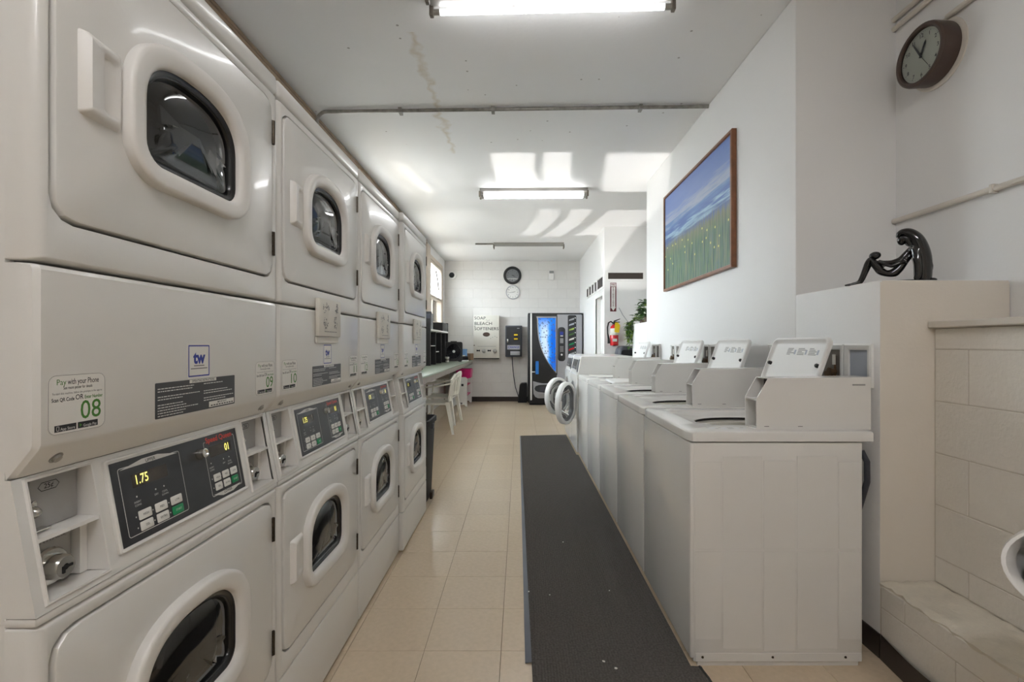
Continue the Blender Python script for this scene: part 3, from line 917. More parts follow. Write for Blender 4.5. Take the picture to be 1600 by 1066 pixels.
def make_dryer(label):
    root = empty('stacked_dryer', (0, 0, 0))
    tag(root, label, 'dryer', 'stacked coin dryers')
    D = -0.88
    # cabinet shell
    bm = B()
    for y0, y1 in ((0.001, 0.014), (DW - 0.014, DW - 0.001)):
        box(bm, D, -0.045, y0, y1, 0.03, 1.935)
    box(bm, D, D + .012, .014, DW - .014, 0.03, 1.935); box(bm, D + .012, -0.05, .014, DW - .014, 1.07, 1.09); box(bm, D + .012, -0.05, .014, DW - .014, 0.03, 0.05)
    obj('cabinet', bm, M['dryer'], root)
    bm = B()
    box(bm, D, 0.0, 0.001, DW - .001, 1.938, 1.992, 0.012, 3)
    obj('top_cap', bm, M['dryer'], root)
    def front(name, z0, z1, hz0, hz1):
        O_ = lambda i, x: [(x, u, v) for u, v in rrect(0.001 + i, z0 + i * 0.4, DW - 0.001 - i, z1 - i * 0.4, 0.003, 3)]
        I_ = lambda i, x: [(x, u, v) for u, v in rrect(0.0215 - i, hz0 - i, 0.6685 + i, hz1 + i, 0.039 + i, 3)]
        bm = B()
        loft(bm, [O_(0, -0.046), O_(0, -0.018), O_(0.0035, -0.007), O_(0.010, -0.0012), O_(0.018, 0.0), I_(0.003, 0.0), I_(0.0008, -0.001), I_(0, -0.004), I_(0, -0.03)])
        return obj(name, bm, M['dryer'], root, sharp=50)
    front('upper_front', 1.343, 1.934, 1.4055, 1.909)
    front('lower_front', 0.236, 0.806, 0.2945, 0.7825)
    bm = B(); box(bm, -0.06, -0.001, 0.002, DW - .002, 0.014, 0.2335, 0.006, 3)
    obj('kick_panel', bm, M['dryer'], root)
    bm = B(); box(bm, -0.5, -0.05, 0.01, DW - .01, 0.0, 0.03)
    obj('plinth', bm, M['soft_black'], root)
    # middle panel with its under-bevel
    prof = [(-0.06, 1.3385), (-0.010, 1.3385), (-0.003, 1.336), (0, 1.330), (0, 1.072), (-0.003, 1.065), (-0.037, 1.023), (-0.06, 1.023)]
    bm = B()
    loops = []
    for y, dx in ((0.001, 0.018), (0.0035, 0.008), (0.010, 0.0015), (0.018, 0), (DW - .018, 0), (DW - .010, .0015), (DW - .0035, .008), (DW - .001, .018)):
        loops.append([(max(x - dx, -0.06) if x > -0.059 else x, y, z) for x, z in prof])
    loft(bm, loops, True, True)
    obj('middle_panel', bm, M['dryer'], root, sharp=25)
    for y in (0.052, 0.645):
        bm = B()
        c = Vector((-0.020, y, 1.044)); n = Vector((0.042, 0, -0.034)).normalized()
        lathe(bm, c, n, [(-.002, .010), (.001, .010), (.001, .0068), (.005, .0062), (.006, .004)], 12)
        obj('screw', bm, M['brushed'], root)
    # sloping console: grid with two coin openings
    ys = [0.001, 0.021, 0.127, 0.573, 0.679, DW - 0.001]
    ss = [0.0, 0.008, 0.190, SLEN]
    bm = B()
    for i in range(5):
        for j in range(3):
            if j == 1 and i in (1, 3): continue
            f = bm.faces.new([bm.verts.new(slant(y, s)) for y, s in ((ys[i], ss[j]), (ys[i + 1], ss[j]), (ys[i + 1], ss[j + 1]), (ys[i], ss[j + 1]))])
    bmesh.ops.remove_doubles(bm, verts=bm.verts[:], dist=1e-5)
    box(bm, -0.06, -0.0005, 0.001, DW - .001, 0.8075, 0.8215, 0.004, 2)
    for yy in (0.001, DW - 0.001):
        f = bm.faces.new([bm.verts.new(p) for p in (slant(yy, 0), slant(yy, SLEN), (-0.06, yy, 0.8215), (-0.06, yy, 1.022))])
    obj('console', bm, M['dryer'], root)
    for y0, y1 in ((0.021, 0.127), (0.573, 0.679)):
        bx = -0.058
        s0, s1 = ss[1], ss[2]
        tp, bt = slant(0, s0), slant(0, s1)
        bm = B()
        for yy in (y0, y1):
            loft(bm, [[(tp.x, yy, tp.z), (bt.x, yy, bt.z)], [(bx, yy, tp.z), (bx, yy, bt.z)]], closed=False)
        loft(bm, [[(tp.x, y0, tp.z), (tp.x, y1, tp.z)], [(bx, y0, tp.z), (bx, y1, tp.z)]], closed=False)
        loft(bm, [[(bt.x, y0, bt.z), (bt.x, y1, bt.z)], [(bx, y0, bt.z - .002), (bx, y1, bt.z - .002)]], closed=False)
        loft(bm, [[(bx, y0, tp.z), (bx, y1, tp.z)], [(bx, y0, bt.z - .002), (bx, y1, bt.z - .002)]], closed=False)
        # raised rim round the mouth
        lp = lambda g, h: [slant(y0 - g, s0 - g, h), slant(y1 + g, s0 - g, h), slant(y1 + g, s1 + g, h), slant(y0 - g, s1 + g, h)]
        loft(bm, [lp(0.005, 0.0), lp(0.003, 0.003), lp(0.0, 0.003), lp(0.0, -0.004)])
        # jamb step inside the lower compartment
        box(bm, bx, bx + .02, y1 - .014, y1 - .0005, bt.z, 0.923)
        cb = obj('coin_bay', bm, M['plastic'], root, sharp=30)
        zm = slant(0, 0.098).z
        bm = B(); prism(bm, [(bx + .001, y0 + .0006, zm - .003), (slant(0, .098).x + .002, y0 + .0006, zm - .003), (slant(0, .098).x + .001, y0 + .0006, zm + .003), (bx + .001, y0 + .0006, zm + .003)], (0, y1 - y0 - .0012, 0))
        obj('shelf', bm, M['plastic'], cb)
        bm = B(); box(bm, bx + .001, bx + .006, y0 + .022, y1 - .004, zm + .004, tp.z - .001, .001, 1)
        box(bm, bx + .0005, bx + .003, y0 + .001, y0 + .018, zm + .004, tp.z - .001)
        f = FX(bx + .0066)
        yc = y0 + 0.052
        outline(bm, f, [(yc - .018, .995), (yc - .012, 1.002), (yc + .012, 1.002), (yc + .018, .995), (yc + .012, .988), (yc - .012, .988)], .0012, 1)
        text(bm, '25¢', 0.011, lambda u, v: f(yc + u, .995 + v), 'CENTER', 1, 0.01)
        obj('coin_slide_plate', bm, [M['coin_grey'], M['ink']], cb)
        bm = B(); box(bm, bx + .001, bx + .0035, y0 + .0185, y0 + .0215, zm + .004, tp.z - .002, m=0)
        obj('coin_slot', bm, M['soft_black'], cb)
        bm = B()
        lathe(bm, (bx + .003, y0 + .020, 0.962), (1, 0, 0), [(0, .009), (.012, .010), (.018, .007), (.022, .003)], 14)
        box(bm, bx + .003, bx + .012, y0 + .022, y0 + .030, .962, .978, .002, 1); box(bm, bx + .003, bx + .022, y0 + .014, y0 + .042, zm + .006, zm + .0085, .0008, 1)
        obj('coin_lever', bm, M['chrome'], cb)
        bm = B(); box(bm, bx + .001, bx + .010, y0 + .004, y1 - .018, bt.z + .003, zm - .006, .002, 1)
        f2 = FX(bx + .0104)
        text(bm, 'GREENWALD', 0.0115, lambda u, v: f2(y0 + .041 + u, zm - .015 + v), 'CENTER', 1, 0.01)
        obj('lock_plate', bm, [M['brushed'], M['ink_soft']], cb)
        bm = B()
        lathe(bm, (bx + .010, y0 + .046, .868), (1, 0, 0), [(0, .029), (.004, .030), (.008, .027), (.008, .020), (.026, .019), (.030, .016), (.030, .005), (.024, .004)], 24)
        box(bm, bx + .0395, bx + .0412, y0 + .040, y0 + .057, .866, .870, m=1); box(bm, bx + .0395, bx + .0412, y0 + .040, y0 + .044, .859, .868, m=1)
        obj('lock_cylinder', bm, [M['chrome'], M['soft_black']], cb)
        bm = B(); lathe(bm, (bx + .010, y0 + .074, .842), (1, 0, 0), [(0, .0085), (.002, .008), (.003, .005)], 14)
        lathe(bm, (bx + .010, y0 + .076, .912), (1, 0, 0), [(0, .005), (.004, .005), (.005, .003)], 10)
        obj('plate_screw', bm, M['brushed'], cb)
    # black control panel on the slope
    P0, PW, PT, PB = 0.158, 0.384, 0.017, 0.170
    def pf(h):
        return lambda u, v: slant(P0 + u, PB - v, h)
    PH = PB - PT
    bm = B()
    lp = lambda g, h: [pf(h)(u, v) for u, v in rrect(-g, -g, PW + g, PH + g, 0.005, 3)]
    lq = lambda g, h: [pf(h)(u, v) for u, v in rrect(-g, -g, PW + g, PH + g, 0.0015, 3)]
    loft(bm, [lp(.008, 0.0), lp(.0075, .004), lp(.005, .0058), lq(0.0, .0045), lq(0.0, .002)])
    cp = obj('control_panel', bm, M['dryer'], root, sharp=40)
    bm = B()
    loft(bm, [lq(0.0, .001), lq(0.0, .0022)], True, True)
    obj('panel_face', bm, M['panel_black'], cp)
    bm = B()
    f = pf(0.0027)
    # section outlines with their headings
    for u0, u1, v0, v1, up in ((0.018, 0.176, 0.012, 0.140, True), (0.255, 0.372, 0.012, 0.140, False)):
        outline(bm, f, rrect(u0, v0, u1, v1, .005, 3), .0013, 0)
        um = (u0 + u1) / 2
        if up:
            poly(bm, f, [(u0 + .004, v1 - .004), (u1 - .004, v1 - .004), (um + .02, v1 + .006), (um - .02, v1 + .006)], 0)
            text(bm, 'UPPER', .009, lambda u, v: pf(.0029)(um + u, v1 + v), 'CENTER', 2, .01)
        else:
            poly(bm, f, [(u0 + .004, v0 + .004), (um - .02, v0 - .006), (um + .02, v0 - .006), (u1 - .004, v0 + .004)], 0)
            text(bm, 'LOWER', .009, lambda u, v: pf(.0029)(um + u, v0 + v), 'CENTER', 2, .01)
    for uc, vt in ((.085, .070), (.305, .078)):
        for du, lines in ((-.035, ('INSERT', 'COINS')), (.012, ('DRY',)), (.034, ('COOL', 'DOWN'))):
            for q, t in enumerate(lines): text(bm, t, .0052, lambda u, v: f(uc + du + u, vt - q * .006 + v), 'CENTER', 0, 0)
            poly(bm, f, [(uc + du + .0018 * math.cos(k), vt + .010 + .0018 * math.sin(k)) for k in [i * PI / 4 for i in range(8)]], 0)
    quad(bm, pf(.0029), .2605, .3655, .1305, .1515, 3)
    text(bm, 'Speed Queen', .0175, lambda u, v: pf(.0032)(.2635 + u, .1415 + v), 'LEFT', 1, .022, fit=.099)
    obj('panel_print', bm, [M['ink_white'], M['ink_red'], M['ink'], M['panel_black']], cp)
    first = None
    for sec, (us, vs, bw) in enumerate((((.062, .103, .145), (.044, .0235), .031), ((.283, .315, .347), (.052, .031), .025))):
        for r in range(2):
            for c in range(3):
                bm = B()
                g = (r == 1 and c == 2)
                lp = lambda e, h: [pf(h)(us[c] + a, vs[r] + b_) for a, b_ in rrect(-bw / 2 + e, -.0085 + e, bw / 2 - e, .0085 - e, .002, 2)]
                loft(bm, [lp(0, .0023), lp(0, .0035), lp(.0008, .0042)], cap1=True)
                t = ('HIGH', 'MED', 'LOW', 'DEL', 'EXTRA', 'START')[r * 3 + c]
                text(bm, t, .0062, lambda u, v: pf(.0046)(us[c] + u, vs[r] + v), 'CENTER', 1, .0, .9)
                poly(bm, pf(.0027), [(us[c] - bw / 2 - .006 + .0016 * math.cos(k), vs[r] + .0016 * math.sin(k)) for k in [i * PI / 3 for i in range(6)]], 2)
                o = obj('button', bm, [M['button_green'] if g else M['button_white'], M['ink_white'] if g else M['ink'], M['ink_white']], cp)
                if g: o['label'] = 'green start button'
    for u0, u1, v0, v1, t, ut in ((.045, .135, .097, .122, '1.75', .068), (.272, .355, .101, .126, '01', .338)):
        bm = B()
        quad(bm, pf(.0026), u0, u1, v0, v1, 0)
        text(bm, t, .025, lambda u, v: pf(.0030)(ut + u, (v0 + v1) / 2 + v), 'CENTER', 1, .012, .8)
        obj('display', bm, [M['lcd'], M['led']], cp)
    bm = B()
    base = pf(.002)(.236, .118)
    lathe(bm, base, SN, [(0, .0125), (.005, .0125), (.010, .011), (.016, .0105), (.017, .008), (.014, .006)], 18)
    obj('key_lock', bm, M['chrome'], cp)
    # doors, drums
    door(root, 'upper_door', 1.411, 1.905, (1.562, 1.664, 1.765), 1.586, 1.721, (1.818, 1.504))
    door(root, 'lower_door', 0.300, 0.778, (0.456, 0.558, 0.660), 0.487, 0.620, (0.696, 0.375))
    for zc in (1.66, 0.555):
        bm = B()
        lathe(bm, (-0.055, 0.335, zc), (-1, 0, 0), [(0, .19), (.02, .225), (.06, .245), (.55, .245), (.58, .10), (.58, .0)], 28, cap0=False, cap1=False)
        obj('drum', bm, M['drum'], root)
    # blue and white maker's plate, black instruction plate
    bm = B()
    f = FX(.0006)
    prism(bm, [(0.0001, u, v) for u, v in rrect(.318, 1.146, .394, 1.222, .002, 2)], (.0005, 0, 0))
    outline(bm, FX(.0008), [(.3225, 1.150), (.3895, 1.150), (.3905, 1.151), (.3905, 1.217), (.3895, 1.218), (.3225, 1.218), (.3215, 1.217), (.3215, 1.151)], .0028, 1)
    text(bm, 'tw', .036, lambda u, v: FX(.0009)(.356 + u, 1.190 + v), 'CENTER', 1, .045, .95)
    for q, (zz, hw) in enumerate(((1.1735, .017), (1.1675, .027))):
        quad(bm, FX(.0009), .356 - hw, .356 + hw, zz - .001, zz + .001, 2)
    obj('service_sticker', bm, [M['sticker'], M['ink_blue'], M['ink_soft']], root)
    bm = B()
    y0, y1, z0, z1 = .229, .487, 1.075, 1.1445
    prism(bm, [(0.0001, u, v) for u, v in rrect(y0, z0, y1, z1, .002, 2)], (.0005, 0, 0))
    f = FX(.0009)
    ip = obj('instruction_plate', bm, M['label_black'], root)
    bm = B()
    quad(bm, f, .325, .415, z1 - .0075, z1 - .0005, 1)
    text(bm, 'OPERATING INSTRUCTIONS', .0070, lambda u, v: FX(.0011)(.370 + u, z1 - .004 + v), 'CENTER', 2, .01, .85)
    rr = random.Random(5)
    for col, (a, lim) in enumerate(((y0 + .006, .125), (y0 + .142, .112))):
        for q in range(11):
            if q in (2, 5) or (col == 1 and (q > 7 or q == 1)): continue
            w = lim * (0.55 + 0.45 * rr.random()); zz = z1 - .012 - q * .0053
            x = a
            while x < a + w:
                ww = .003 + .006 * rr.random(); quad(bm, f, x, min(x + ww, a + w), zz - .0009, zz + .0009, 0); x += ww + .0016
    quad(bm, f, y1 - .098, y1 - .004, z0 + .003, z0 + .0155, 1)
    text(bm, 'IMPORTANT', .0062, lambda u, v: FX(.0011)(y1 - .051 + u, z0 + .0115 + v), 'CENTER', 2, .01)
    for q in range(9): quad(bm, FX(.0011), y1 - .092 + q * .0096, y1 - .092 + q * .0096 + .007, z0 + .005, z0 + .0075, 2)
    obj('plate_print', bm, [M['ink_white'], M['sticker'], M['ink']], ip)
    return root

starts = [0.697, 1.400, 2.105, 2.812]
fronts = [-0.70, -0.70, -0.70, -0.678]
labels = ['nearest stacked pair of white coin dryers numbered 08 and 09',
          'second stack of white coin dryers, numbered 10 and 11',
          'third stack of white coin dryers, numbered 12 and 13',
          'farthest stack of white coin dryers, numbered 14 and 15']
proto = make_dryer(labels[0])
dryers = [proto]
for i in range(1, 4):
    c = copy_tree(proto); c['label'] = labels[i]; dryers.append(c)
for i, d in enumerate(dryers):
    d.location = (fronts[i], starts[i], 0)
    number_sticker(d, 0.018, '%02d' % (8 + 2 * i))
    number_sticker(d, 0.580, '%02d' % (9 + 2 * i))

# magnetic notice blocks hung across the seam of three stacks
def notice():
    r = empty('notice_pad', (0, 0, 0))
    bm = B(); box(bm, 0.001, 0.016, -.099, .099, -.062, .070, .003, 2)
    obj('pad', bm, M['paper'], r)
    bm = B(); box(bm, 0.001, 0.007, -.101, .095, -.086, -.064, .001, 1)
    obj('lower_sheet', bm, M['paper'], r)
    bm = B(); f = FX(.0165)
    rr = random.Random(11)
    for cx, cz, w, h in ((-.045, .035, .055, .045), (.055, .04, .028, .038), (-.045, -.015, .04, .04), (.045, -.012, .035, .045)):
        for k in range(26):
            t = rr.uniform(0, 2 * PI); q = math.sqrt(rr.random()) * .5
            x, z = cx + w * q * math.cos(t), cz + h * q * math.sin(t); e = rr.uniform(.0015, .005)
            poly(bm, f, [(x + e * math.cos(k2 + t), z + e * .8 * math.sin(k2 + t)) for k2 in (0, 1.3, 2.6, 3.9, 5.2)], k % 2)
    for k in range(14): quad(bm, f, -.055 + k * .008, -.049 + k * .008, -.047, -.0445, 0)
    obj('pad_print', bm, [M['ink_soft'], M['coin_grey']], r)
    return r
n0 = notice()
for i, lab in ((1, 'nearest paper notice pad, hanging on the second dryer stack'), (2, 'middle paper notice pad, hanging on the third dryer stack'), (3, 'farthest paper notice pad, hanging on the last dryer stack')):
    o = n0 if i == 1 else copy_tree(n0)
    o.location = (fronts[i], starts[i] + 0.348, 1.31)
    tag(o, lab, 'notice', 'notice pads on the dryers')
# ------------------------------------------------------------ top-loading washers
# local frame: x into the machine (0 = front plane at world X 0.645), y along the row, z up
WW = 0.684
def make_washer(label):
    r = empty('top_load_washer', (0, 0, 0))
    tag(r, label, 'washer', 'top loading coin washers')
    bm = B()
    box(bm, 0.012, 0.652, 0.004, WW - .004, 0.018, 0.846, 0.004, 2)
    obj('cabinet', bm, M['washer'], r)
    bm = B(); box(bm, 0.0, 0.018, 0.004, WW - .004, 0.03, 0.846, 0.006, 3)
    obj('front_panel', bm, M['washer'], r)
    # pressed fields of the side sheet
    bm = B()
    for x0, x1, z0, z1 in ((.018, .118, .445, .775), (.018, .118, .103, .435), (.124, .272, .445, .797), (.124, .272, .068, .435), (.278, .398, .445, .78), (.278, .398, .06, .435), (.404, .556, .445, .797), (.404, .556, .068, .435), (.562, .646, .445, .775), (.562, .646, .103, .435)):
        box(bm, x0, x1, 0.0028, 0.0042, z0, z1, 0.001, 1)
    obj('side_panel', bm, M['washer'], r)
    bm = B(); box(bm, 0.02, 0.648, 0.001, 0.0042, 0.020, 0.052, 0.001, 1); box(bm, .03, .64, .01, WW - .01, 0.0, .018)
    br = obj('base_rail', bm, M['washer'], r)
    for x in (.046, .311, .586):
        bm = B(); cyl(bm, (x, 0.001, .037), (x, -.0012, .037), .005, .004, 10); obj('screw', bm, M['hinge'], br)
    # top deck with lid well and tub mouth
    N = 72
    cen = (0.352, 0.315)
    O_ = lambda i, z: [(u, v, z) for u, v in resample(rrect(-.004 + i, 0.0 + i, 0.698 - i, WW - i, .012, 3), cen, N)]
    W_ = lambda i, z: [(u, v, z) for u, v in resample(rrect(.085 + i, .135 + i, .535 - i, .60 - i, .03, 4), cen, N)]
    E_ = lambda a, b_, z: [(u, v, z) for u, v in resample([(cen[0] + a * math.cos(t), cen[1] + b_ * math.sin(t)) for t in [2 * PI * k / 96 for k in range(96)]], cen, N)]
    bm = B()
    loft(bm, [W_(0, .848), O_(.01, .848), O_(0, .852), O_(0, .882), O_(.003, .887), O_(.008, .8893), W_(0, .8893), W_(.006, .884), W_(.014, .880), E_(.226, .160, .880), E_(.218, .152, .877), E_(.216, .150, .873)])
    obj('top_deck', bm, M['washer'], r, sharp=40)
    bm = B(); loft(bm, [E_(.228, .163, .858), E_(.226, .161, .861), E_(.17, .104, .861), E_(.165, .10, .856), E_(.165, .10, .82)])
    obj('tub_ring', bm, M['tub_ring'], r)
    bm = B(); loft(bm, [E_(.229, .1635, .874), E_(.232, .166, .85), E_(.25, .22, .80), E_(.25, .22, .50)], cap1=True)
    obj('tub', bm, M['tub'], r)
    bm = B()
    rr = random.Random(4)
    for row in range(2):
        y = .085 - row * .018
        x = .09
        while x < .245:
            w = rr.uniform(.008, .026); quad(bm, lambda u, v: Vector((u, v, .8897)), x, x + w, y - .0035, y + .0035, rr.randint(0, 1)); x += w + .008
    obj('deck_label', bm, [M['ink_soft'], M['box_grey']], r)
    # coin-slide housing: two side sheets, a back and a shelf, open to the front
    y0, y1 = .042, .138
    side = [(.270, .8895), (.270, 1.008), (.315, 1.088), (.712, 1.093), (.712, .8895)]
    bm = B()
    for yy in (y0, y1 - .003): prism(bm, [(x, yy, z) for x, z in side], (0, .003, 0))
    prism(bm, [(.315, y0 + .003, 1.088), (.712, y0 + .003, 1.093), (.712, y0 + .003, 1.090), (.315, y0 + .003, 1.085)], (0, y1 - y0 - .006, 0))
    box(bm, .709, .712, y0 + .003, y1 - .003, .8895, 1.09); box(bm, .271, .712, y0 + .003, y1 - .003, .8895, .892)
    cb = obj('coin_box', bm, M['washer'], r)
    bm = B(); box(bm, .270, .36, y0 + .003, y1 - .003, 1.001, 1.007)
    obj('shelf', bm, M['washer'], cb)
    bm = B(); box(bm, .332, .336, y0 + .003, y1 - .003, .892, 1.001)
    obj('coin_box_door', bm, M['washer'], cb)
    bm = B(); box(bm, .345, .35, y0 + .003, y1 - .003, 1.007, 1.084)
    for k in range(4): box(bm, .338, .345, y0 + .018 + k * .018, y0 + .024 + k * .018, 1.02, 1.07)
    obj('coin_slide', bm, M['grille'], cb)
    bm = B(); box(bm, .640, .690, y0 - .0012, y0 + .0002, 1.060, 1.066, .0005, 1)
    obj('name_plate', bm, M['coin_grey'], cb)
    bm = B()
    for x in (.30, .43): box(bm, x, x + .018, y0 - .0006, y0 + .0002, .901, .9035)
    obj('scuff', bm, M['ink_soft'], cb)
    return r

def add_lid(r, is_open):
    lid = empty('lid', (0, 0, 0)); lid.parent = r
    # lid frame: u along y (0 .. 0.445), v up the lid, h off its inner face
    hx, hz, y0 = .520, .896, .158
    if is_open:
        up = Vector((.34, 0, .94)).normalized(); nn = Vector((-up.z, 0, up.x))
        f = lambda u, v, h: Vector((hx, y0 + u, hz)) + up * v + nn * h
    else:
        f = lambda u, v, h: Vector((hx - v, y0 + u - .004, .8845 + .012 - h))
    Wd, Ht = .44, .372
    R_ = lambda i, h: [f(u, v, h) for u, v in rrect(i, i, Wd - i, Ht - i, .03 - i * .4, 5)]
    bm = B()
    loft(bm, [R_(.004, -.006), R_(0, 0), R_(0, .012), R_(.004, .016), R_(.010, .016), R_(.018, .006), R_(.03, .003)], True, True)
    obj('lid_panel', bm, M['white'], lid, sharp=45)
    if is_open:
        bm = B()
        g = lambda u, v: f(u, v, .0036)
        # viewer stands at the front: right is towards smaller y
        rr = random.Random(9)
        for blk_ in range(3):
            u0 = Wd * .62 + .03 - blk_ * .085
            for q in range(5):
                w = rr.uniform(.03, .066); v = .322 - q * .007
                quad(bm, g, u0 - w, u0, v - .002, v + .002, 0)
            quad(bm, g, u0 - .072, u0 - .058, .294, .316, 1)
        obj('instruction_print', bm, [M['coin_grey'], M['box_grey']], lid)
        for u in (.03, Wd - .03):
            bm = B(); c = f(u, .245, .004); lathe(bm, f(u, .245, .003), nn, [(0, .009), (.012, .009), (.016, .006)], 12)
            obj('bumper', bm, M['rubber'], lid)
    bm = B()
    for u in (.05, Wd - .05): cyl(bm, f(u - .02, -.004, .004), f(u + .02, -.004, .004), .006, n=10)
    obj('lid_hinge', bm, M['plastic'], lid)

w_y = [1.822 + .695 * k for k in range(5)]
wl_ = ['nearest top loading washer, its lid raised, at the open end of the row',
       'second top loading washer from the near end, lid raised',
       'third top loading washer from the near end, lid raised',
       'fourth top loading washer from the near end, lid closed',
       'fifth top loading washer, lid raised, beside the front loaders']
wp = make_washer(wl_[0])
ws = [wp] + [copy_tree(wp) for _ in range(4)]
for k, w in enumerate(ws):
    w['label'] = wl_[k]; w.location = (0.645, w_y[k], 0)
    add_lid(w, k != 3)

# ------------------------------------------------------------ front loaders with doors swung open
def make_front_loader(label, ang):
    W = 0.672
    r = empty('front_load_washer', (0, 0, 0))
    tag(r, label, 'washer', 'front loading washers with open doors')
    bm = B()
    box(bm, 0.03, 0.66, 0.004, .012, .02, .884); box(bm, 0.03, .66, W - .012, W - .004, .02, .884); box(bm, .03, .66, .012, W - .012, .872, .884); box(bm, .65, .66, .012, W - .012, .02, .872); box(bm, .03, .65, .012, W - .012, .02, .03)
    obj('cabinet', bm, M['washer'], r)
    N = 64; cen = (0.345, 0.585)
    cr = lambda R: [(cen[0] + R * math.cos(t), cen[1] + R * math.sin(t)) for t in [2 * PI * k / 128 for k in range(128)]]
    O_ = lambda i, x: [(x, u, v) for u, v in resample(rrect(.004 + i, .03 + i, W - .004 - i, .884 - i, .008, 2), cen, N)]
    C_ = lambda R, x: [(x, u, v) for u, v in resample(cr(R), cen, N)]
    bm = B(); loft(bm, [O_(0, .03), O_(0, .006), O_(.005, 0), C_(.225, 0), C_(.222, .004), C_(.215, .03)])
    obj('front_panel', bm, M['washer'], r)
    bm = B(); loft(bm, [C_(.224, -.002), C_(.22, -.008), C_(.205, -.008), C_(.198, 0), C_(.185, .02), C_(.18, .06)])
    obj('door_seal', bm, M['grey_plastic'], r)
    bm = B(); loft(bm, [C_(.20, .062), C_(.245, .08), C_(.245, .5)], cap1=True)
    obj('drum', bm, M['drum'], r)
    bm = B(); box(bm, .05, .62, .02, W - .02, 0, .02)
    obj('plinth', bm, M['soft_black'], r)
    prof = [(.006, .886), (.012, .90), (.046, 1.078), (.056, 1.086), (.66, 1.086), (.66, .886)]
    bm = B()
    lp = []
    for y, d in ((.004, .006), (.010, 0), (W - .010, 0), (W - .004, .006)):
        lp.append([(x + (d if x < .3 else -d), y, z - (d * .5 if z > .95 else 0)) for x, z in prof])
    loft(bm, lp, True, True)
    cc = obj('control_console', bm, M['washer'], r, sharp=25)
    A, B2 = Vector((.012, 0, .90)), Vector((.046, 0, 1.078))
    t = (B2 - A).normalized(); n = Vector((-t.z, 0, t.x))
    g = lambda y, s, h: A + t * s + n * h + Vector((0, y, 0))
    bm = B()
    R_ = lambda y0, y1, s0, s1, i, h: [g(u, v, h) for u, v in rrect(y0 + i, s0 + i, y1 - i, s1 - i, .012, 4)]
    loft(bm, [R_(.20, .60, .03, .145, 0, 0.0), R_(.20, .60, .03, .145, .001, .004), R_(.20, .60, .03, .145, .004, .005)], cap1=True)
    obj('display_panel', bm, M['panel_black'], cc)
    bm = B(); loft(bm, [R_(.03, .12, .01, .155, 0, 0.0), R_(.03, .12, .01, .155, .001, .005), R_(.03, .12, .01, .155, .003, .006)], cap1=True)
    obj('coin_panel', bm, M['charcoal'], cc)
    for q in range(4):
        bm = B(); lathe(bm, g(.27 + q * .085, .055, .005), n, [(0, .012), (.003, .012), (.004, .009)], 12); obj('button', bm, M['silver'], cc)
    # door, hinged at the near side
    hp = Vector((-.014, .112, cen[1]))
    dv = Vector((-math.sin(ang), math.cos(ang), 0)); nv = Vector((-math.cos(ang), -math.sin(ang), 0))
    dc = hp + dv * .235
    d = lambda R, h: [dc + dv * (R * math.cos(2 * PI * k / 56)) + Vector((0, 0, R * math.sin(2 * PI * k / 56))) + nv * h for k in range(56)]
    def dd(R, h, flat=.200):
        out = []
        for k in range(56):
            t = 2 * PI * k / 56; c_, s_ = math.cos(t), math.sin(t)
            r_ = R if c_ > -.2 or R * -c_ < flat * R / .228 else flat * R / .228 / -c_
            out.append(dc + dv * (r_ * c_) + Vector((0, 0, r_ * s_)) + nv * h)
        return out
    d0 = d
    d = lambda R, h: dd(R, h) if R > .17 else d0(R, h)
    bm = B(); loft(bm, [d(.1952, -.02), d(.225, -.02), d(.228, 0), d(.228, .022), d(.224, .032), d(.214, .038), d(.196, .036), d(.1955, .02), d(.1952, -.02)])
    dr = obj('door', bm, M['white'], r, sharp=50)
    bm = B(); loft(bm, [d(.1948, .020), d(.186, .022), d(.166, .004), d(.164, -.024), d(.19, -.024)])
    obj('inner_ring', bm, M['ring_grey'], dr)
    bm = B(); loft(bm, [d(.165, .0), d(.145, -.03), d(.12, -.065), d(.07, -.085), d(.02, -.092)], cap1=True)
    obj('glass_bowl', bm, M['clear'], dr)
    bm = B()
    p = dc + Vector((0, 0, -.19)) + nv * .0
    cyl(bm, hp + Vector((0, 0, -.09)) + Vector((.012, 0, 0)), hp + Vector((0, 0, .09)) + Vector((.012, 0, 0)), .014, n=12)
    for s in (-.07, .07): tube(bm, [hp + Vector((.012, 0, s)), hp + dv * .03 + Vector((0, 0, s))], .013, 8)
    obj('door_hinge', bm, M['white'], dr)
    bm = B(); q = dc + dv * .198 + nv * .034
    loft(bm, [[q + dv * (a * .016) + Vector((0, 0, b_ * .04)) + nv * h for a, b_ in rrect(-1, -1, 1, 1, .4, 4)] for h in (-.004, .006, .010)], cap1=True)
    obj('door_grip', bm, M['plastic'], dr)
    return r
f1 = make_front_loader('nearer front loading washer, round door swung open, beside the fifth top loader', math.radians(150)); f1.location = (.626, 5.302, 0)
f2 = make_front_loader('farther front loading washer, round door swung open, at the far row end', math.radians(139)); f2.location = (.626, 5.984, 0)

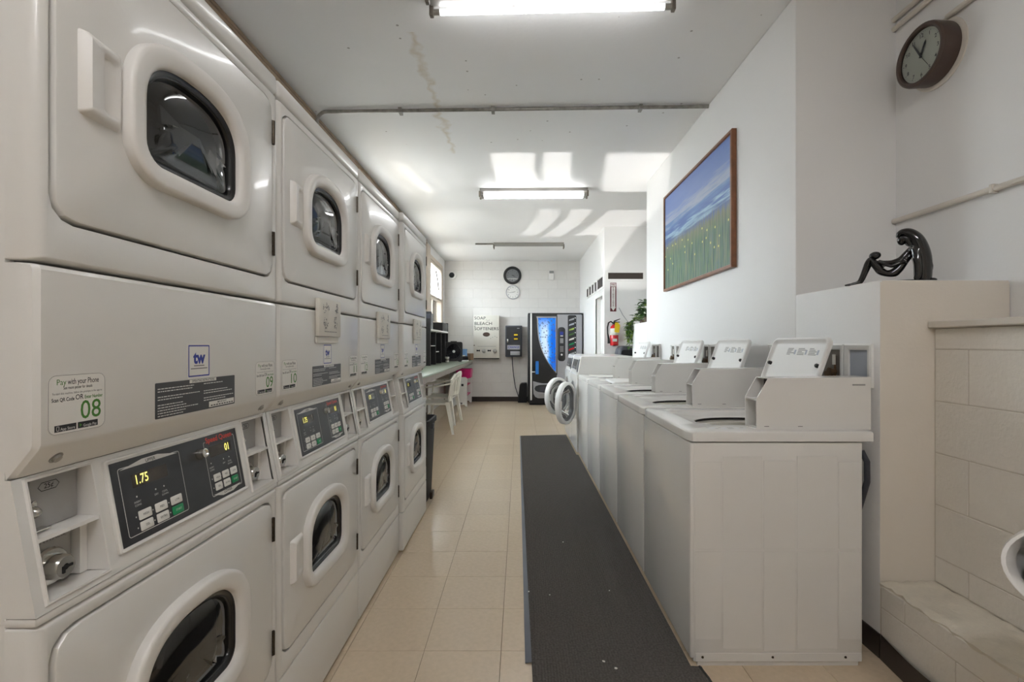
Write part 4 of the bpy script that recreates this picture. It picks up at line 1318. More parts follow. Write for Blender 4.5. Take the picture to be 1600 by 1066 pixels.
# ------------------------------------------------------------ washer outlet boxes on the right wall
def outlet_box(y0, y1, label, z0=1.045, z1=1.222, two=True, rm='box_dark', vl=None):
    # u runs towards the camera (viewer's right)
    L_ = y1 - y0
    o = empty('outlet_box', (XR, y1, z0)); tag(o, label, 'outlet box', 'washer outlet boxes on the right wall')
    h = z1 - z0
    f = lambda u, v, d: Vector((-d, -u, v))
    bm = B()
    halves = [(0, L_ * .5), (L_ * .5, L_)] if two else [(0, L_)]
    for a, b_ in halves:
        R_ = lambda i, d: [f(u, v, d) for u, v in rrect(a + i, i, b_ - i, h - i, .003, 2)]
        k = min(.026, (b_ - a) * .16)
        loft(bm, [R_(0, .0005), R_(0, .012), R_(.006, .016), R_(k, .010), R_(k, .003)])
    obj('frame', bm, M['white'], o)
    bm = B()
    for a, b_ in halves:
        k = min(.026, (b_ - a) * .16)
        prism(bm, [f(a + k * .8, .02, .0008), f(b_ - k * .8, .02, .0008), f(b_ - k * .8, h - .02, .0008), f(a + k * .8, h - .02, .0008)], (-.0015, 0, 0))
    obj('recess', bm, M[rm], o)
    if vl is False: return o
    bm = B()
    a, b_ = halves[0]
    m_ = a + (b_ - a) * .68 if vl is None else vl
    cyl(bm, f(m_, .03, .008), f(m_, .125, .008), .0045, n=10)
    lathe(bm, f(m_, .055, .006), (-1, 0, 0), [(0, .012), (.02, .012), (.024, .018), (.03, .018)], 12)
    lathe(bm, f(m_ - .022, .045, .006), (-1, 0, 0), [(0, .012), (.02, .014), (.03, .012)], 12)
    box(bm, -.016, -.010, -m_ - .007, -m_ + .007, .085, .13, m=1)
    obj('valve', bm, [M['valve'], M['paper']], o)
    return o
outlet_box(1.905, 2.066, 'single grey outlet box nearest the wall corner', two=False, rm='box_grey', vl=False)
outlet_box(2.070, 2.70, 'wide outlet box with a hose valve behind the nearest raised lid', vl=.570)
outlet_box(3.42, 3.66, 'outlet box just right of the third raised lid')
outlet_box(4.19, 4.44, 'outlet box behind the closed-lid washer')
outlet_box(4.80, 5.06, 'outlet box right of the farthest raised lid')
outlet_box(5.50, 5.72, 'farthest outlet box, near the low wall end and the vine')
# grey drain hose behind the nearest washer
bm = B(); tube(bm, [(1.345, 1.9, .80), (1.36, 1.89, .76), (1.368, 1.9, .68), (1.37, 1.95, .55), (1.37, 2.0, .12)], .011, 10)
tag(obj('drain_hose', bm, M['charcoal']), 'grey drain hose hanging behind the nearest washer', 'hose')

# ------------------------------------------------------------ carpet runner
bm = B()
pts = [(.046, 1.35), (.008, 6.39), (.572, 6.47), (.632, 4.6), (.655, 1.82), (.70, 1.5), (.705, 1.35)]
pts = [(.050, 1.30), (.012, 6.39), (.622, 6.47), (.622, 5.30), (.643, 5.28), (.6445, 1.818), (.684, 1.815), (.705, 1.30)]
prism(bm, [(x, y, .001) for x, y in pts], (0, 0, .007))
rug = empty('carpet_runner', (.33, 3.9, 0)); tag(rug, 'long dark ribbed carpet runner on the floor along the washers', 'runner')
o = obj('carpet', bm, M['rug'], rug); o.location = (-.33, -3.9, 0)
bm = B()
def strip(x0, y0, x1, y1, w0, w1):
    loft(bm, [[(x0 - w0, y0, .0005), (x1 - w1, y1, .0005)], [(x0 - w0, y0, .0022), (x1 - w1, y1, .0022)], [(x0 + .001, y0, .0075), (x1 + .001, y1, .0075)], [(x0 + .001, y0, .0005), (x1 + .001, y1, .0005)]], closed=False)
strip(.047, 1.84, .012, 6.39, .026, .010)
o = obj('edge_strip', bm, M['bluegrey'], rug); o.location = (-.33, -3.9, 0); o['label'] = 'blue grey rubber edging along the runner'
bm = B(); tube(bm, [(.707, 1.30, .006), (.686, 1.75, .006), (.676, 1.815, .006)], .006, 6)
o = obj('edge_binding', bm, M['rubber'], rug); o.location = (-.33, -3.9, 0)
for k, (x, y, s) in enumerate(((.265, 2.02 + .93, .006), (.32, 1.84, .006), (.36, 1.80, .007), (.145, 2.33, .004), (.44, 2.37, .004), (.045, 2.36, .005))):
    bm = B(); bmesh.ops.create_icosphere(bm, subdivisions=1, radius=s)
    for v in bm.verts: v.co.z *= .5; v.co *= random.uniform(.7, 1.2)
    o = obj('lint_crumb', bm, M['lint']); o.location = (x, y, .0085 + s * .35)
    tag(o, ('white lint crumb alone in the middle of the runner', 'left white lint crumb of the close pair near the runner front', 'right white lint crumb of the close pair near the runner front', 'small lint crumb towards the left of the runner', 'small lint crumb towards the washers on the runner', 'white lint crumb on the left edge of the runner')[k], 'lint', 'lint crumbs on the runner')
# ------------------------------------------------------------ ceiling fixtures and conduits
def fixture(y, rz, lit, label, xc=.16, tm='tube', tubes=(-.048, .048)):
    f = empty('ceiling_light', (xc, y, H), rz); tag(f, label, 'ceiling light', 'four foot ceiling strip lights')
    L2 = .615
    bm = B()
    prism(bm, [(-L2, -.062, -.0005), (-L2, -.062, -.035), (-L2, -.030, -.052), (-L2, .030, -.052), (-L2, .062, -.035), (-L2, .062, -.0005)], (2 * L2, 0, 0))
    obj('housing', bm, M['fixture'], f)
    for s in (-1, 1):
        for yy in (-.048, .048):
            bm = B(); box(bm, s * L2 - .010, s * L2 + .010, yy - .016, yy + .016, -.095, -.03, .004, 2)
            obj('lamp_holder', bm, M['fixture_dark'], f)
    if lit:
        for yy in tubes:
            bm = B(); cyl(bm, (-L2 + .045, yy, -.074), (L2 - .045, yy, -.074), .0145, n=16, caps=False)
            t = obj('tube', bm, M[tm], f)
            for s in (-1, 1):
                bm = B(); cyl(bm, (s * (L2 - .0105), yy, -.074), (s * (L2 - .045), yy, -.074), .0148, n=16)
                obj('tube_cap', bm, M['brushed'], t)
    return f
fixture(2.412, -.035, True, 'lit strip light nearest the camera at the top edge of the photo', tm='tube_single', tubes=(.048,))
fixture(5.55, -.02, True, 'lit double tube strip light in the middle of the ceiling')
fixture(8.50, -.01, False, 'unlit strip light without tubes near the far wall')
fixture(-.65, 0.0, True, 'lit strip light behind the camera', tm='tube_warm')
bm = B(); tube(bm, [(-.78, 8.5, 2.985), (-.60, 8.5, 2.985), (-.53, 8.5, 2.985), (-.457, 8.5, 2.985)], .013, 8)
tag(obj('conduit', bm, M['conduit']), 'short conduit stub feeding the unlit strip light', 'conduit')
bm = B()
pts = [(1.399, 3.575, 2.982), (-1.46, 3.655, 2.982)]
for k in range(7):
    a = PI / 2 * k / 6
    pts.append((-1.46 - .075 * math.sin(a), 3.655 , 2.982 - .075 + .075 * math.cos(a)))
pts.append((-1.535, 3.655, 2.80))
tube(bm, pts, .013, 10)
for x in (.9, -.2, -.9): box(bm, x - .012, x + .012, 3.555 + (1.4 - x) * .028, 3.615 + (1.4 - x) * .028, 2.963, 2.9995)
tag(obj('conduit', bm, M['conduit']), 'metal conduit crossing the whole ceiling and bending down at the left', 'conduit')
for k, (x, z, lab) in enumerate(((-1.580, 2.978, 'upper stained pipe along the left ceiling corner'), (-1.572, 2.940, 'lower stained pipe along the left ceiling corner'))):
    bm = B(); tube(bm, [(x, .5, z), (x, 8.18, z)], .014, 8)
    tag(obj('ceiling_pipe', bm, M['pipe_brown']), lab, 'pipe')
for z, y0, y1, lab in ((2.862, -1.5, 2.447, 'upper of two painted pipes near the ceiling right of the wall corner'), (2.815, -1.5, 2.447, 'lower of two painted pipes near the ceiling right of the wall corner'), (1.842, -1.5, 2.447, 'single painted pipe across the right wall above the black sculpture')):
    bm = B(); tube(bm, [(XR2 - .0135, y0, z), (XR2 - .0135, y1, z)], .0125, 10)
    for y in (1.2, 1.93): box(bm, XR2 - .028, XR2 - .0005, y - .008, y + .008, z - .018, z + .018, .002, 1)
    tag(obj('wall_pipe', bm, M['pipe_cream']), lab, 'pipe')
bm = B(); tube(bm, [(XR2 - .0135, -1.5, 2.672), (XR2 - .0135, 2.14, 2.672)], .0125, 10)
tag(obj('wall_pipe', bm, M['pipe_cream']), 'painted pipe running from the brown clock towards the camera', 'pipe')

# ------------------------------------------------------------ clocks
def dial(root, R, f, nums, hands, inks, numsize, h=.0):
    """f(u, v, d): dial plane to local"""
    bm = B()
    for k in range(12):
        a = PI / 2 - 2 * PI * (k + 1) / 12
        if nums: text(bm, str(k + 1), numsize, lambda u, v: f(R * .78 * math.cos(a) + u, R * .78 * math.sin(a) + v, h + .0008), 'CENTER', 0, .012)
    for k in range(60):
        a = 2 * PI * k / 60; w = .005 if k % 5 else .011; r0 = R * .93
        if not nums and k % 5: continue
        c, s = math.cos(a), math.sin(a)
        r1 = r0 - R * (.03 if k % 5 else .06)
        poly(bm, lambda u, v: f(u, v, h + .0008), [(r0 * c - s * R * w, r0 * s + c * R * w), (r1 * c - s * R * w, r1 * s + c * R * w), (r1 * c + s * R * w, r1 * s - c * R * w), (r0 * c + s * R * w, r0 * s - c * R * w)], 0)
    obj('dial_print', bm, inks, root)
    for nm, a, L_, w, t in hands:
        a = PI / 2 - math.radians(a)
        c, s = math.cos(a), math.sin(a)
        P = lambda l, k, d: f(l * c - k * s, l * s + k * c, d)
        bm = B()
        loft(bm, [[P(-L_ * .18, w, d), P(L_ * .8, w * .8, d), P(L_, 0, d), P(L_ * .8, -w * .8, d), P(-L_ * .18, -w, d)] for d in (h + t, h + t + .0015)], True, True)
        obj(nm, bm, inks[0], root)

ck = empty('wall_clock', (XR2, 2.20, 2.537)); tag(ck, 'round brown rimmed clock with cream dial on the right wall', 'clock')
f = lambda u, v, d: Vector((-d, -u, v))
bm = B(); lathe(bm, (-.0005, 0, 0), (-1, 0, 0), [(0, .148), (.006, .148), (.010, .140)], 48)
obj('back_plate', bm, M['pipe_cream'], ck)
bm = B(); lathe(bm, (-.010, 0, 0), (-1, 0, 0), [(0, .122), (.004, .132), (.070, .136), (.080, .134), (.086, .126), (.084, .116), (.072, .112)], 48, cap1=False)
obj('case', bm, M['brown'], ck)
bm = B(); lathe(bm, (-.076, 0, 0), (-1, 0, 0), [(0, .1135), (.002, .1125)], 48)
obj('dial', bm, M['dial'], ck)
dial(ck, .112, f, True, (('hour_hand', 27, .062, .0050, .004), ('minute_hand', 331, .085, .0042, .006), ('second_hand', 146, .085, .0008, .008)), [M['ink']], .024, .078)
bm = B(); lathe(bm, (-.084, 0, 0), (-1, 0, 0), [(0, .1155), (.006, .09), (.009, .05), (.010, .0)], 40, cap0=False, cap1=False)
obj('crystal', bm, M['clear'], ck)
bm = B(); tube(bm, [(-.03, .05, .135), (-.035, .055, .155), (-.04, .045, .158), (-.05, .03, .150)], .006, 6)
obj('hook', bm, M['soft_black'], ck)

g = lambda u, v, d: Vector((u, -d, v))
c2 = empty('wall_clock', (-.155, YB, 2.685)); tag(c2, 'round clock with thick black rim high on the far wall', 'clock')
bm = B(); lathe(bm, (0, -.0005, 0), (0, -1, 0), [(0, .185), (.03, .192), (.042, .18), (.044, .15), (.03, .138), (.02, .136)], 48, cap1=False)
obj('case', bm, M['black'], c2)
bm = B(); lathe(bm, (0, -.016, 0), (0, -1, 0), [(0, .139), (.004, .138)], 40); obj('dial', bm, M['silver'], c2)
bm = B(); box(bm, -.125, .125, -.0235, -.0205, -.082, -.055); obj('dial_band', bm, M['white'], c2)
dial(c2, .136, g, True, (('hour_hand', 100, .06, .004, .004), ('minute_hand', 122, .10, .003, .006)), [M['ink']], .028, .024)
bm = B(); lathe(bm, (0, -.034, 0), (0, -1, 0), [(0, .139), (.003, .08), (.004, 0)], 32, cap0=False, cap1=False); obj('crystal', bm, M['clear'], c2)
c3 = empty('wall_clock', (-.145, YB, 2.327)); tag(c3, 'smaller white round clock below the black rimmed clock', 'clock')
bm = B(); lathe(bm, (0, -.0005, 0), (0, -1, 0), [(0, .148), (.022, .150), (.03, .144), (.030, .134), (.02, .131)], 40, cap1=False)
obj('case', bm, M['silver'], c3)
bm = B(); lathe(bm, (0, -.016, 0), (0, -1, 0), [(0, .132), (.004, .131)], 40); obj('dial', bm, M['white'], c3)
dial(c3, .130, g, True, (('hour_hand', 75, .06, .004, .004), ('minute_hand', 262, .09, .003, .006)), [M['ink']], .030, .020)

# ------------------------------------------------------------ painting
W_, Hh = 1.475, .895
pa = empty('framed_painting', (XR, 3.11, 1.718)); tag(pa, 'large framed painting of sea and flowering meadow on the right wall', 'painting')
pf_ = lambda i, d: [(-d, i if k in (0, 3) else W_ - i, i if k in (0, 1) else Hh - i) for k in range(4)]
bm = B(); loft(bm, [pf_(0, .002), pf_(0, .032), pf_(.004, .036), pf_(.020, .036), pf_(.024, .028), pf_(.024, .020)])
obj('picture_frame', bm, M['wood'], pa)
bm = B(); box(bm, -.024, -.004, .022, W_ - .022, .022, Hh - .022)
obj('canvas', bm, M['canvas'], pa)

# ------------------------------------------------------------ far wall: dispensers, camera
sd = empty('soap_dispenser', (-.70, YB, .91)); tag(sd, 'white wall dispenser lettered SOAP BLEACH SOFTENERS on the far wall', 'dispenser')
bm = B(); box(bm, -.27, .27, -.16, -.0005, .018, .92, .006, 2); obj('case', bm, M['cream_enamel'], sd)
bm = B(); box(bm, -.265, .265, -.155, -.0005, 0, .0175); obj('bottom_tray', bm, M['soft_black'], sd)
bm = B()
pl = lambda u, v: Vector((u, -.1612, v))
text(bm, '&', .04, lambda u, v: pl(-.255 + u, .687 + v), 'LEFT', 0, .02)
poly(bm, pl, [(.0 + .075 * math.cos(2 * PI * k / 28), .515 + .046 * math.sin(2 * PI * k / 28)) for k in range(28)], 1)
for k, (x, z) in enumerate(((.0, .82), (.03, .805), (.06, .815), (.09, .43), (.13, .455), (.18, .475), (.22, .455))):
    poly(bm, pl, [(x + .010 * math.cos(a), z + .007 * math.sin(a)) for a in (0, 1.3, 2.6, 3.9, 5.2)], 2)
for k in range(12): quad(bm, pl, -.18 + k * .032, -.18 + k * .032 + .02, .262, .270, 2)
o = obj('emblem_print', bm, [M['ink'], M['brown'], M['ink_soft']], sd); o['kind'] = 'stuff'
for t, zz, s, w in (('SOAP', .855, .086, .236), ('BLEACH', .742, .090, .365), ('SOFTENERS', .632, .088, .508)):
    bm = B(); text(bm, t, s, lambda u, v: pl(-.255 + u, zz + v), 'LEFT', 0, .008, fit=w)
    o = obj('lettering', bm, M['ink'], sd)
for x in (-.17, .06):
    bm = B(); prism(bm, [(x - .035, -.1605, .155), (x - .035, -.1605, .195), (x, -.1605, .185), (x + .035, -.1605, .195), (x + .035, -.1605, .155), (x, -.1605, .165)], (0, -.006, 0)); obj('coin_slot', bm, M['soft_black'], sd)
for x in (-.05, .18):
    bm = B(); lathe(bm, (x, -.1605, .165), (0, -1, 0), [(0, .042), (.006, .042), (.010, .034), (.035, .030), (.04, .022)], 20); obj('knob', bm, M['brushed'], sd)
bm = B(); cyl(bm, (-.255, -.1605, .285), (-.255, -.168, .285), .012, n=12); obj('lock', bm, M['hinge'], sd)

cm = empty('change_machine', (-.125, YB, .955)); tag(cm, 'dark bill changer with a CHANGE plate on the far wall', 'change machine')
bm = B(); box(bm, -.175, .175, -.20, -.0005, 0, .655, .010, 2); obj('case', bm, M['charcoal'], cm)
pl = lambda u, v: Vector((u, -.2035, v))
bm = B(); box(bm, -.150, .150, -.203, -.1995, .03, .625, .003, 1); obj('door_panel', bm, M['panel_black'], cm)
bm = B(); box(bm, -.0, .09, -.212, -.2025, .345, .50, .004, 1); obj('bill_acceptor', bm, M['soft_black'], cm)
for z in (.462, .375):
    bm = B(); box(bm, .006, .084, -.216, -.2118, z - .016, z + .016, .003, 1); obj('acceptor_light', bm, M['yellow'], cm)
bm = B(); quad(bm, pl, -.135, .130, .155, .245, 0); text(bm, 'CHANGE', .068, lambda u, v: Vector((u, -.204, .20 + v)), 'CENTER', 1, .02, fit=.235)
obj('change_sign', bm, [M['silver'], M['ink_blue']], cm)
bm = B(); box(bm, -.07, .13, -.222, -.2025, .035, .115, .006, 2); obj('coin_cup', bm, M['silver'], cm)
bm = B(); box(bm, -.145, -.115, -.216, -.2025, .30, .375, .004, 2); obj('latch', bm, M['chrome'], cm)
bm = B(); quad(bm, pl, .07, .12, .59, .603, 0); obj('maker_plate', bm, [M['silver']], cm)
bm = B(); tube(bm, [(-.16, YB - .03, .953), (-.155, YB - .03, .80), (-.13, YB - .028, .55), (-.09, YB - .03, .30), (-.03, YB - .035, .12), (.02, YB - .05, .012)], .009, 8)
tag(obj('power_cord', bm, M['charcoal']), 'dark cord hanging from the bill changer to the floor', 'cord')

sc_ = empty('security_camera', (-1.425, YB, 2.69)); tag(sc_, 'small white dome camera with black lens on the far wall', 'security camera')
bm = B(); lathe(bm, (0, -.0005, 0), (0, -1, 0), [(0, .085), (.02, .085), (.035, .078), (.04, .06)], 28); obj('base', bm, M['white'], sc_)
bm = B(); lathe(bm, (-.02, -.04, 0), (0, -1, 0), [(0, .058), (.02, .054), (.036, .038), (.044, .015), (.045, 0)], 24, cap1=False); obj('lens_dome', bm, M['black'], sc_)
bm = B(); tube(bm, [(-.08, -.012, 0), (-.13, -.012, .01), (-.165, -.012, .03)], .008, 6); obj('cable', bm, M['plastic'], sc_)

ad = empty('air_freshener', (.675, YB, 2.585)); tag(ad, 'small white air freshener box high on the far wall', 'air freshener')
bm = B(); box(bm, -.052, .052, -.085, -.0005, 0, .20, .014, 3); obj('case', bm, M['white'], ad)
bm = B(); box(bm, -.048, .048, -.089, -.0845, .135, .19, .004, 1); obj('window', bm, M['grey_plastic'], ad)

# ------------------------------------------------------------ drink machine
vm = empty('drink_machine', (.167, 10.26, 0)); tag(vm, 'black and silver drink machine with a blue bubble sign at the far wall', 'vending machine')
VW, VD = 1.10, .60                   # local: x to the right, front at y = -VD
bm = B(); box(bm, 0, VW, -VD, 0, .05, 1.845, .012, 2); obj('case', bm, M['black'], vm)
bm = B(); box(bm, .03, VW - .03, -VD + .02, -.02, 0, .05); obj('plinth', bm, M['soft_black'], vm)
F = lambda d: (lambda u, v: Vector((u, -VD - d, v)))
def slab(name, pts, d0, d1, m, parent=vm, bev=.006):
    bm = B()
    cx = sum(p[0] for p in pts) / len(pts); cz = sum(p[1] for p in pts) / len(pts)
    sh = lambda e: [(cx + (x - cx) * (1 - e), cz + (z - cz) * (1 - e)) for x, z in pts]
    loft(bm, [[F(d0)(*p) for p in pts], [F(d1 - bev * .5)(*p) for p in pts], [F(d1)(*p) for p in sh(bev / .3)]], cap1=True)
    return obj(name, bm, m, parent)
slab('edge_bar', rrect(.045, .10, .078, 1.84, .008, 3), 0, .02, M['white'])
slab('face_panel', rrect(.575, .30, 1.08, 1.815, .02, 4), 0, .010, M['silver'])
# black curved surround, silver curve, glowing sign
def sweep(x0, x1, zt, zb, foot):
    pts = [(x1, zt), (x0, zt)]
    for k in range(1, 20):
        t = k / 20
        pts.append((x0 + (x1 - x0) * (1 - math.cos(t * PI / 2)) * foot, zt + (zb - zt) * math.sin(t * PI / 2)))
    pts.append((x1, zb))
    return pts
def curve_sign(x0, x1, zt, zb):
    pts = [(x1, zt), (x0, zt)]
    for k in range(0, 25):
        t = k / 24
        z = zt - .05 - (zt - .05 - zb) * t
        pts.append((x0 + .012 + (x1 - .02 - x0) * t ** 2.6, z))
    pts.append((x1, zb + .0))
    return pts
slab('sign_surround', curve_sign(.135, .585, 1.80, .60), 0, .014, M['panel_black'])
slab('sign_trim', curve_sign(.168, .568, 1.775, .645), .014, .022, M['silver'])
slab('bubble_sign', curve_sign(.195, .552, 1.745, .675), .022, .028, M['bubbles'])
kp = slab('payment_panel', rrect(.595, .88, .745, 1.56, .06, 6), .010, .024, M['panel_black'])
for (a, b_, c, d, m, nm) in ((.635, .705, 1.405, 1.47, 'ink_blue', 'display'), (.645, .700, 1.375, 1.395, 'white', 'coin_slot'), (.640, .705, 1.24, 1.34, 'grey_plastic', 'bill_slot')):
    slab(nm, rrect(a, c, b_, d, .004, 2), .024, .030, M[m], kp)
for r in range(4):
    for q in range(3):
        slab('key', rrect(.640 + q * .024, 1.07 + r * .03, .658 + q * .024, 1.09 + r * .03, .003, 2), .024, .030, M['grey_plastic'], kp)
slab('coin_return', [(.672 + .02 * math.cos(2 * PI * k / 16), 1.01 + .02 * math.sin(2 * PI * k / 16)) for k in range(16)], .024, .032, M['white'], kp)
sp = slab('selection_strip', rrect(.795, .95, .965, 1.80, .03, 4), .010, .020, M['panel_black'])
cols = ['silver', 'box_grey', 'leaf_pale', 'leaf', 'paper', 'button_green', 'red', 'silver', 'grey_plastic']
for k in range(8):
    z = 1.725 - k * .098
    bm = B(); prism(bm, [F(.020)(.815, z - .045), F(.020)(.915, z - .015), F(.020)(.925, z + .025), F(.020)(.825, z - .01)], (0, -.006, 0)); obj('selection_label', bm, M[cols[k]], sp)
    slab('selection_button', [(.943 + .011 * math.cos(2 * PI * q / 10), z + .02 + .011 * math.sin(2 * PI * q / 10)) for q in range(10)], .020, .028, M['white'], sp)
lp = slab('lower_panel', [(.10, .48)] + [(.10 + .47 * t / 12, .48 - .045 * math.sin(PI * t / 12)) for t in range(1, 12)] + [(.60, .48), (.60, .14), (.20, .14), (.145, .165), (.11, .23)], 0, .010, M['silver'])
port = slab('delivery_port', [(.13 + .0, .33), (.15, .38), (.22, .405), (.33, .41), (.62, .41), (.62, .255), (.33, .25), (.20, .265), (.15, .29)], .010, .018, M['panel_black'], lp)
slab('port_flap', rrect(.235, .275, .50, .37, .012, 3), .018, .024, M['charcoal'], lp)
for k in range(3): slab('vent_slot', rrect(.21, .165 + k * .022, .55, .174 + k * .022, .002, 1), .010, .014, M['grey_plastic'], lp)
bm = B()
box(bm, .150, .215, -VD - .007, -VD, .62, .88, .004, 1); obj('side_badge', bm, M['badge_blue'], vm)
bm = B(); box(bm, .078, .145, -VD - .012, -VD, .655, .675, .003, 1); obj('handle', bm, M['white'], vm)

# black wedge-shaped bin beside it
bm = B(); prism(bm, [(-.04, 10.28, .001), (.150, 10.28, .001), (.150, 10.28, .41), (.03, 10.28, .40), (.0, 10.28, .36)], (0, -.24, 0))
bmesh.ops.bevel(bm, geom=bm.edges[:], offset=.008, segments=2, affect='EDGES')
tag(obj('floor_bin', bm, M['soft_black']), 'black slant-sided bin on the floor left of the drink machine', 'bin')

# ------------------------------------------------------------ fire extinguisher, sign
fe = empty('fire_extinguisher', (1.415, 7.30, 1.20)); tag(fe, 'red fire extinguisher with a yellow tag hung on the far room wall', 'fire extinguisher')
cy_ = -.075
bm = B(); lathe(bm, (0, cy_, .0), (0, 0, 1), [(0, .055), (.008, .062), (.25, .062), (.285, .052), (.305, .028), (.315, .024)], 24); obj('cylinder', bm, M['red'], fe)
bm = B(); lathe(bm, (0, cy_, .155), (0, 0, 1), [(0, .0632), (.1, .0632)], 24, cap0=False, cap1=False); obj('label_band', bm, M['paper'], fe)
bm = B(); box(bm, -.035, .03, cy_ - .0655, cy_ - .0625, .06, .10, .001, 1); obj('label_patch', bm, M['paper'], fe)
bm = B(); cyl(bm, (0, cy_, .31), (0, cy_, .345), .018, n=14); box(bm, -.012, .085, cy_ - .011, cy_ + .011, .345, .357, .003, 1); prism(bm, [(-.01, cy_ - .01, .357), (.02, cy_ - .01, .362), (.09, cy_ - .01, .395), (.085, cy_ - .01, .402), (.0, cy_ - .01, .375)], (0, .02, 0)); obj('valve_handle', bm, M['soft_black'], fe)
bm = B(); tube(bm, [(-.015, cy_, .335), (-.05, cy_, .36), (-.085, cy_, .34), (-.10, cy_, .27), (-.098, cy_, .18), (-.085, cy_ - .01, .10), (-.082, cy_ - .01, .03)], [.011] * 5 + [.017, .020], 8); obj('hose', bm, M['soft_black'], fe)
bm = B(); loft(bm, [[(x, cy_ - .066 - d, z) for x, z in ((-.01, .20), (.06, .19), (.075, .30), (.04, .345), (0, .34))] for d in (0, .002)], True, True); obj('inspection_tag', bm, M['yellow'], fe)
bm = B(); box(bm, -.02, .02, -.014, -.0005, .05, .33); box(bm, -.02, .02, -.075, -.0005, -.012, -.001); obj('bracket', bm, M['silver'], fe)
fs = empty('extinguisher_sign', (1.415, 7.30, 1.715)); tag(fs, 'tall red and white FIRE EXTINGUISHER arrow sign above the extinguisher', 'sign')
bm = B(); box(bm, -.046, .046, -.004, -.0005, 0, .435); obj('sign_board', bm, M['sign_red'], fs)
bm = B()
q = lambda u, v: Vector((u, -.0046, v)); q2 = lambda u, v: Vector((u, -.0050, v))
poly(bm, q, [(-.03, .065), (.03, .065), (.03, .37), (-.03, .37)], 0)
poly(bm, q, [(-.04, .065), (0, .012), (.04, .065)], 0)
quad(bm, q, -.038, .038, .38, .425, 0)
text(bm, 'FIRE', .034, lambda u, v: q2(u, .4025 + v), 'CENTER', 1, .03)
for k, ch in enumerate('EXTINGUISHER'): text(bm, ch, .028, lambda u, v: q2(u, .355 - k * .0245 + v), 'CENTER', 1, .03)
obj('sign_print', bm, [M['ink_white'], M['sign_red']], fs)
bm = B(); tube(bm, [(1.50, 7.293, 1.77), (1.56, 7.293, 1.66), (1.68, 7.293, 1.50), (1.72, 7.293, 1.42)], .005, 6)
tag(obj('wall_cable', bm, M['silver']), 'thin cable slanting down the wall right of the extinguisher', 'cable')
# grey domed bin in the alcove
bn = empty('domed_bin', (1.50, 6.85, 0)); tag(bn, 'dark grey bin with a domed lid behind the front loaders', 'bin')
R_ = lambda i, z: [(x, y, z) for x, y in rrect(-.13 + i, -.16 + i, .17 - i, .16 - i, .05, 5)]
bm = B(); loft(bm, [R_(.03, 0), R_(.02, .02), R_(.0, .95)], True, True); obj('bin_body', bm, M['charcoal'], bn)
bm = B(); loft(bm, [R_(-.008, .951), R_(-.008, .98), R_(0, 1.08), R_(.012, 1.15), R_(.04, 1.19), R_(.07, 1.20)], True, True); obj('bin_lid', bm, M['charcoal'], bn)
bm = B(); loft(bm, [[(x, -.1665, z) for x, z in rrect(-.09, .97, .13, 1.14, .03, 4)], [(x, -.172, z) for x, z in rrect(-.09, .97, .13, 1.14, .03, 4)]], True, True); obj('bin_flap', bm, M['soft_black'], bn)

# ------------------------------------------------------------ plants
def leaf(bm, base, dirv, L_, m, rr):
    d = Vector(dirv).normalized(); s = d.cross(Vector((0, 0, 1)))
    s = s.normalized() if s.length > .1 else Vector((1, 0, 0))
    n = s.cross(d)
    P = lambda a, b_, c: bm.verts.new(Vector(base) + d * (a * L_) + s * (b_ * L_) + n * (c * L_))
    mid = [P(0, 0, 0), P(.35, 0, -.04), P(.7, 0, -.02), P(1.0, 0, -.16)]
    for sg in (-1, 1):
        e = [P(-.08, sg * .22, .06), P(.2, sg * .38, .08), P(.62, sg * .28, .04)]
        for f in ((mid[0], e[0], e[1], mid[1]), (mid[1], e[1], e[2], mid[2]), (mid[2], e[2], mid[3])):
            fc = bm.faces.new(f); fc.material_index = m
pl1 = empty('potted_plant', (1.50, 5.62, 1.468)); tag(pl1, 'bushy green plant in a brown pot on the low wall ledge', 'plant')
bm = B(); lathe(bm, (0, 0, 0), (0, 0, 1), [(0, .042), (.09, .056), (.10, .056), (.10, .048), (.08, .046)], 20); obj('pot', bm, M['pot'], pl1)
rr = random.Random(21)
bm = B()
for k in range(120):
    a = rr.uniform(0, 2 * PI); e = rr.uniform(-.3, 1.2); rad = rr.uniform(.05, .14)
    p = Vector((rad * math.cos(a), rad * math.sin(a), .13 + .12 * math.sin(max(e, 0)) + rr.uniform(-.09, .04)))
    if abs(p.x) > .085: p.x *= .6
    leaf(bm, p, (math.cos(a), math.sin(a), rr.uniform(-.5, .5)), rr.uniform(.05, .09), 1 if rr.random() < .10 else 0, rr)
o = obj('foliage', bm, [M['leaf'], M['leaf_pale']], pl1, sharp=80); o['kind'] = 'stuff'
bm = B()
for k in range(9):
    a = k * .7; tube(bm, [(0, 0, .08), (.03 * math.cos(a), .03 * math.sin(a), .15), (.07 * math.cos(a), .08 * math.sin(a), .2)], .003, 5)
obj('stem', bm, M['leaf'], pl1)
pl2 = empty('trailing_plant', (1.50, 5.88, 1.468)); tag(pl2, 'trailing vine plant hanging down the end of the low wall', 'plant')
bm = B(); lathe(bm, (0, 0, 0), (0, 0, 1), [(0, .035), (.045, .042), (.05, .042), (.05, .034), (.04, .034)], 20); obj('pot', bm, M['pot'], pl2)
bm = B(); lb = B()
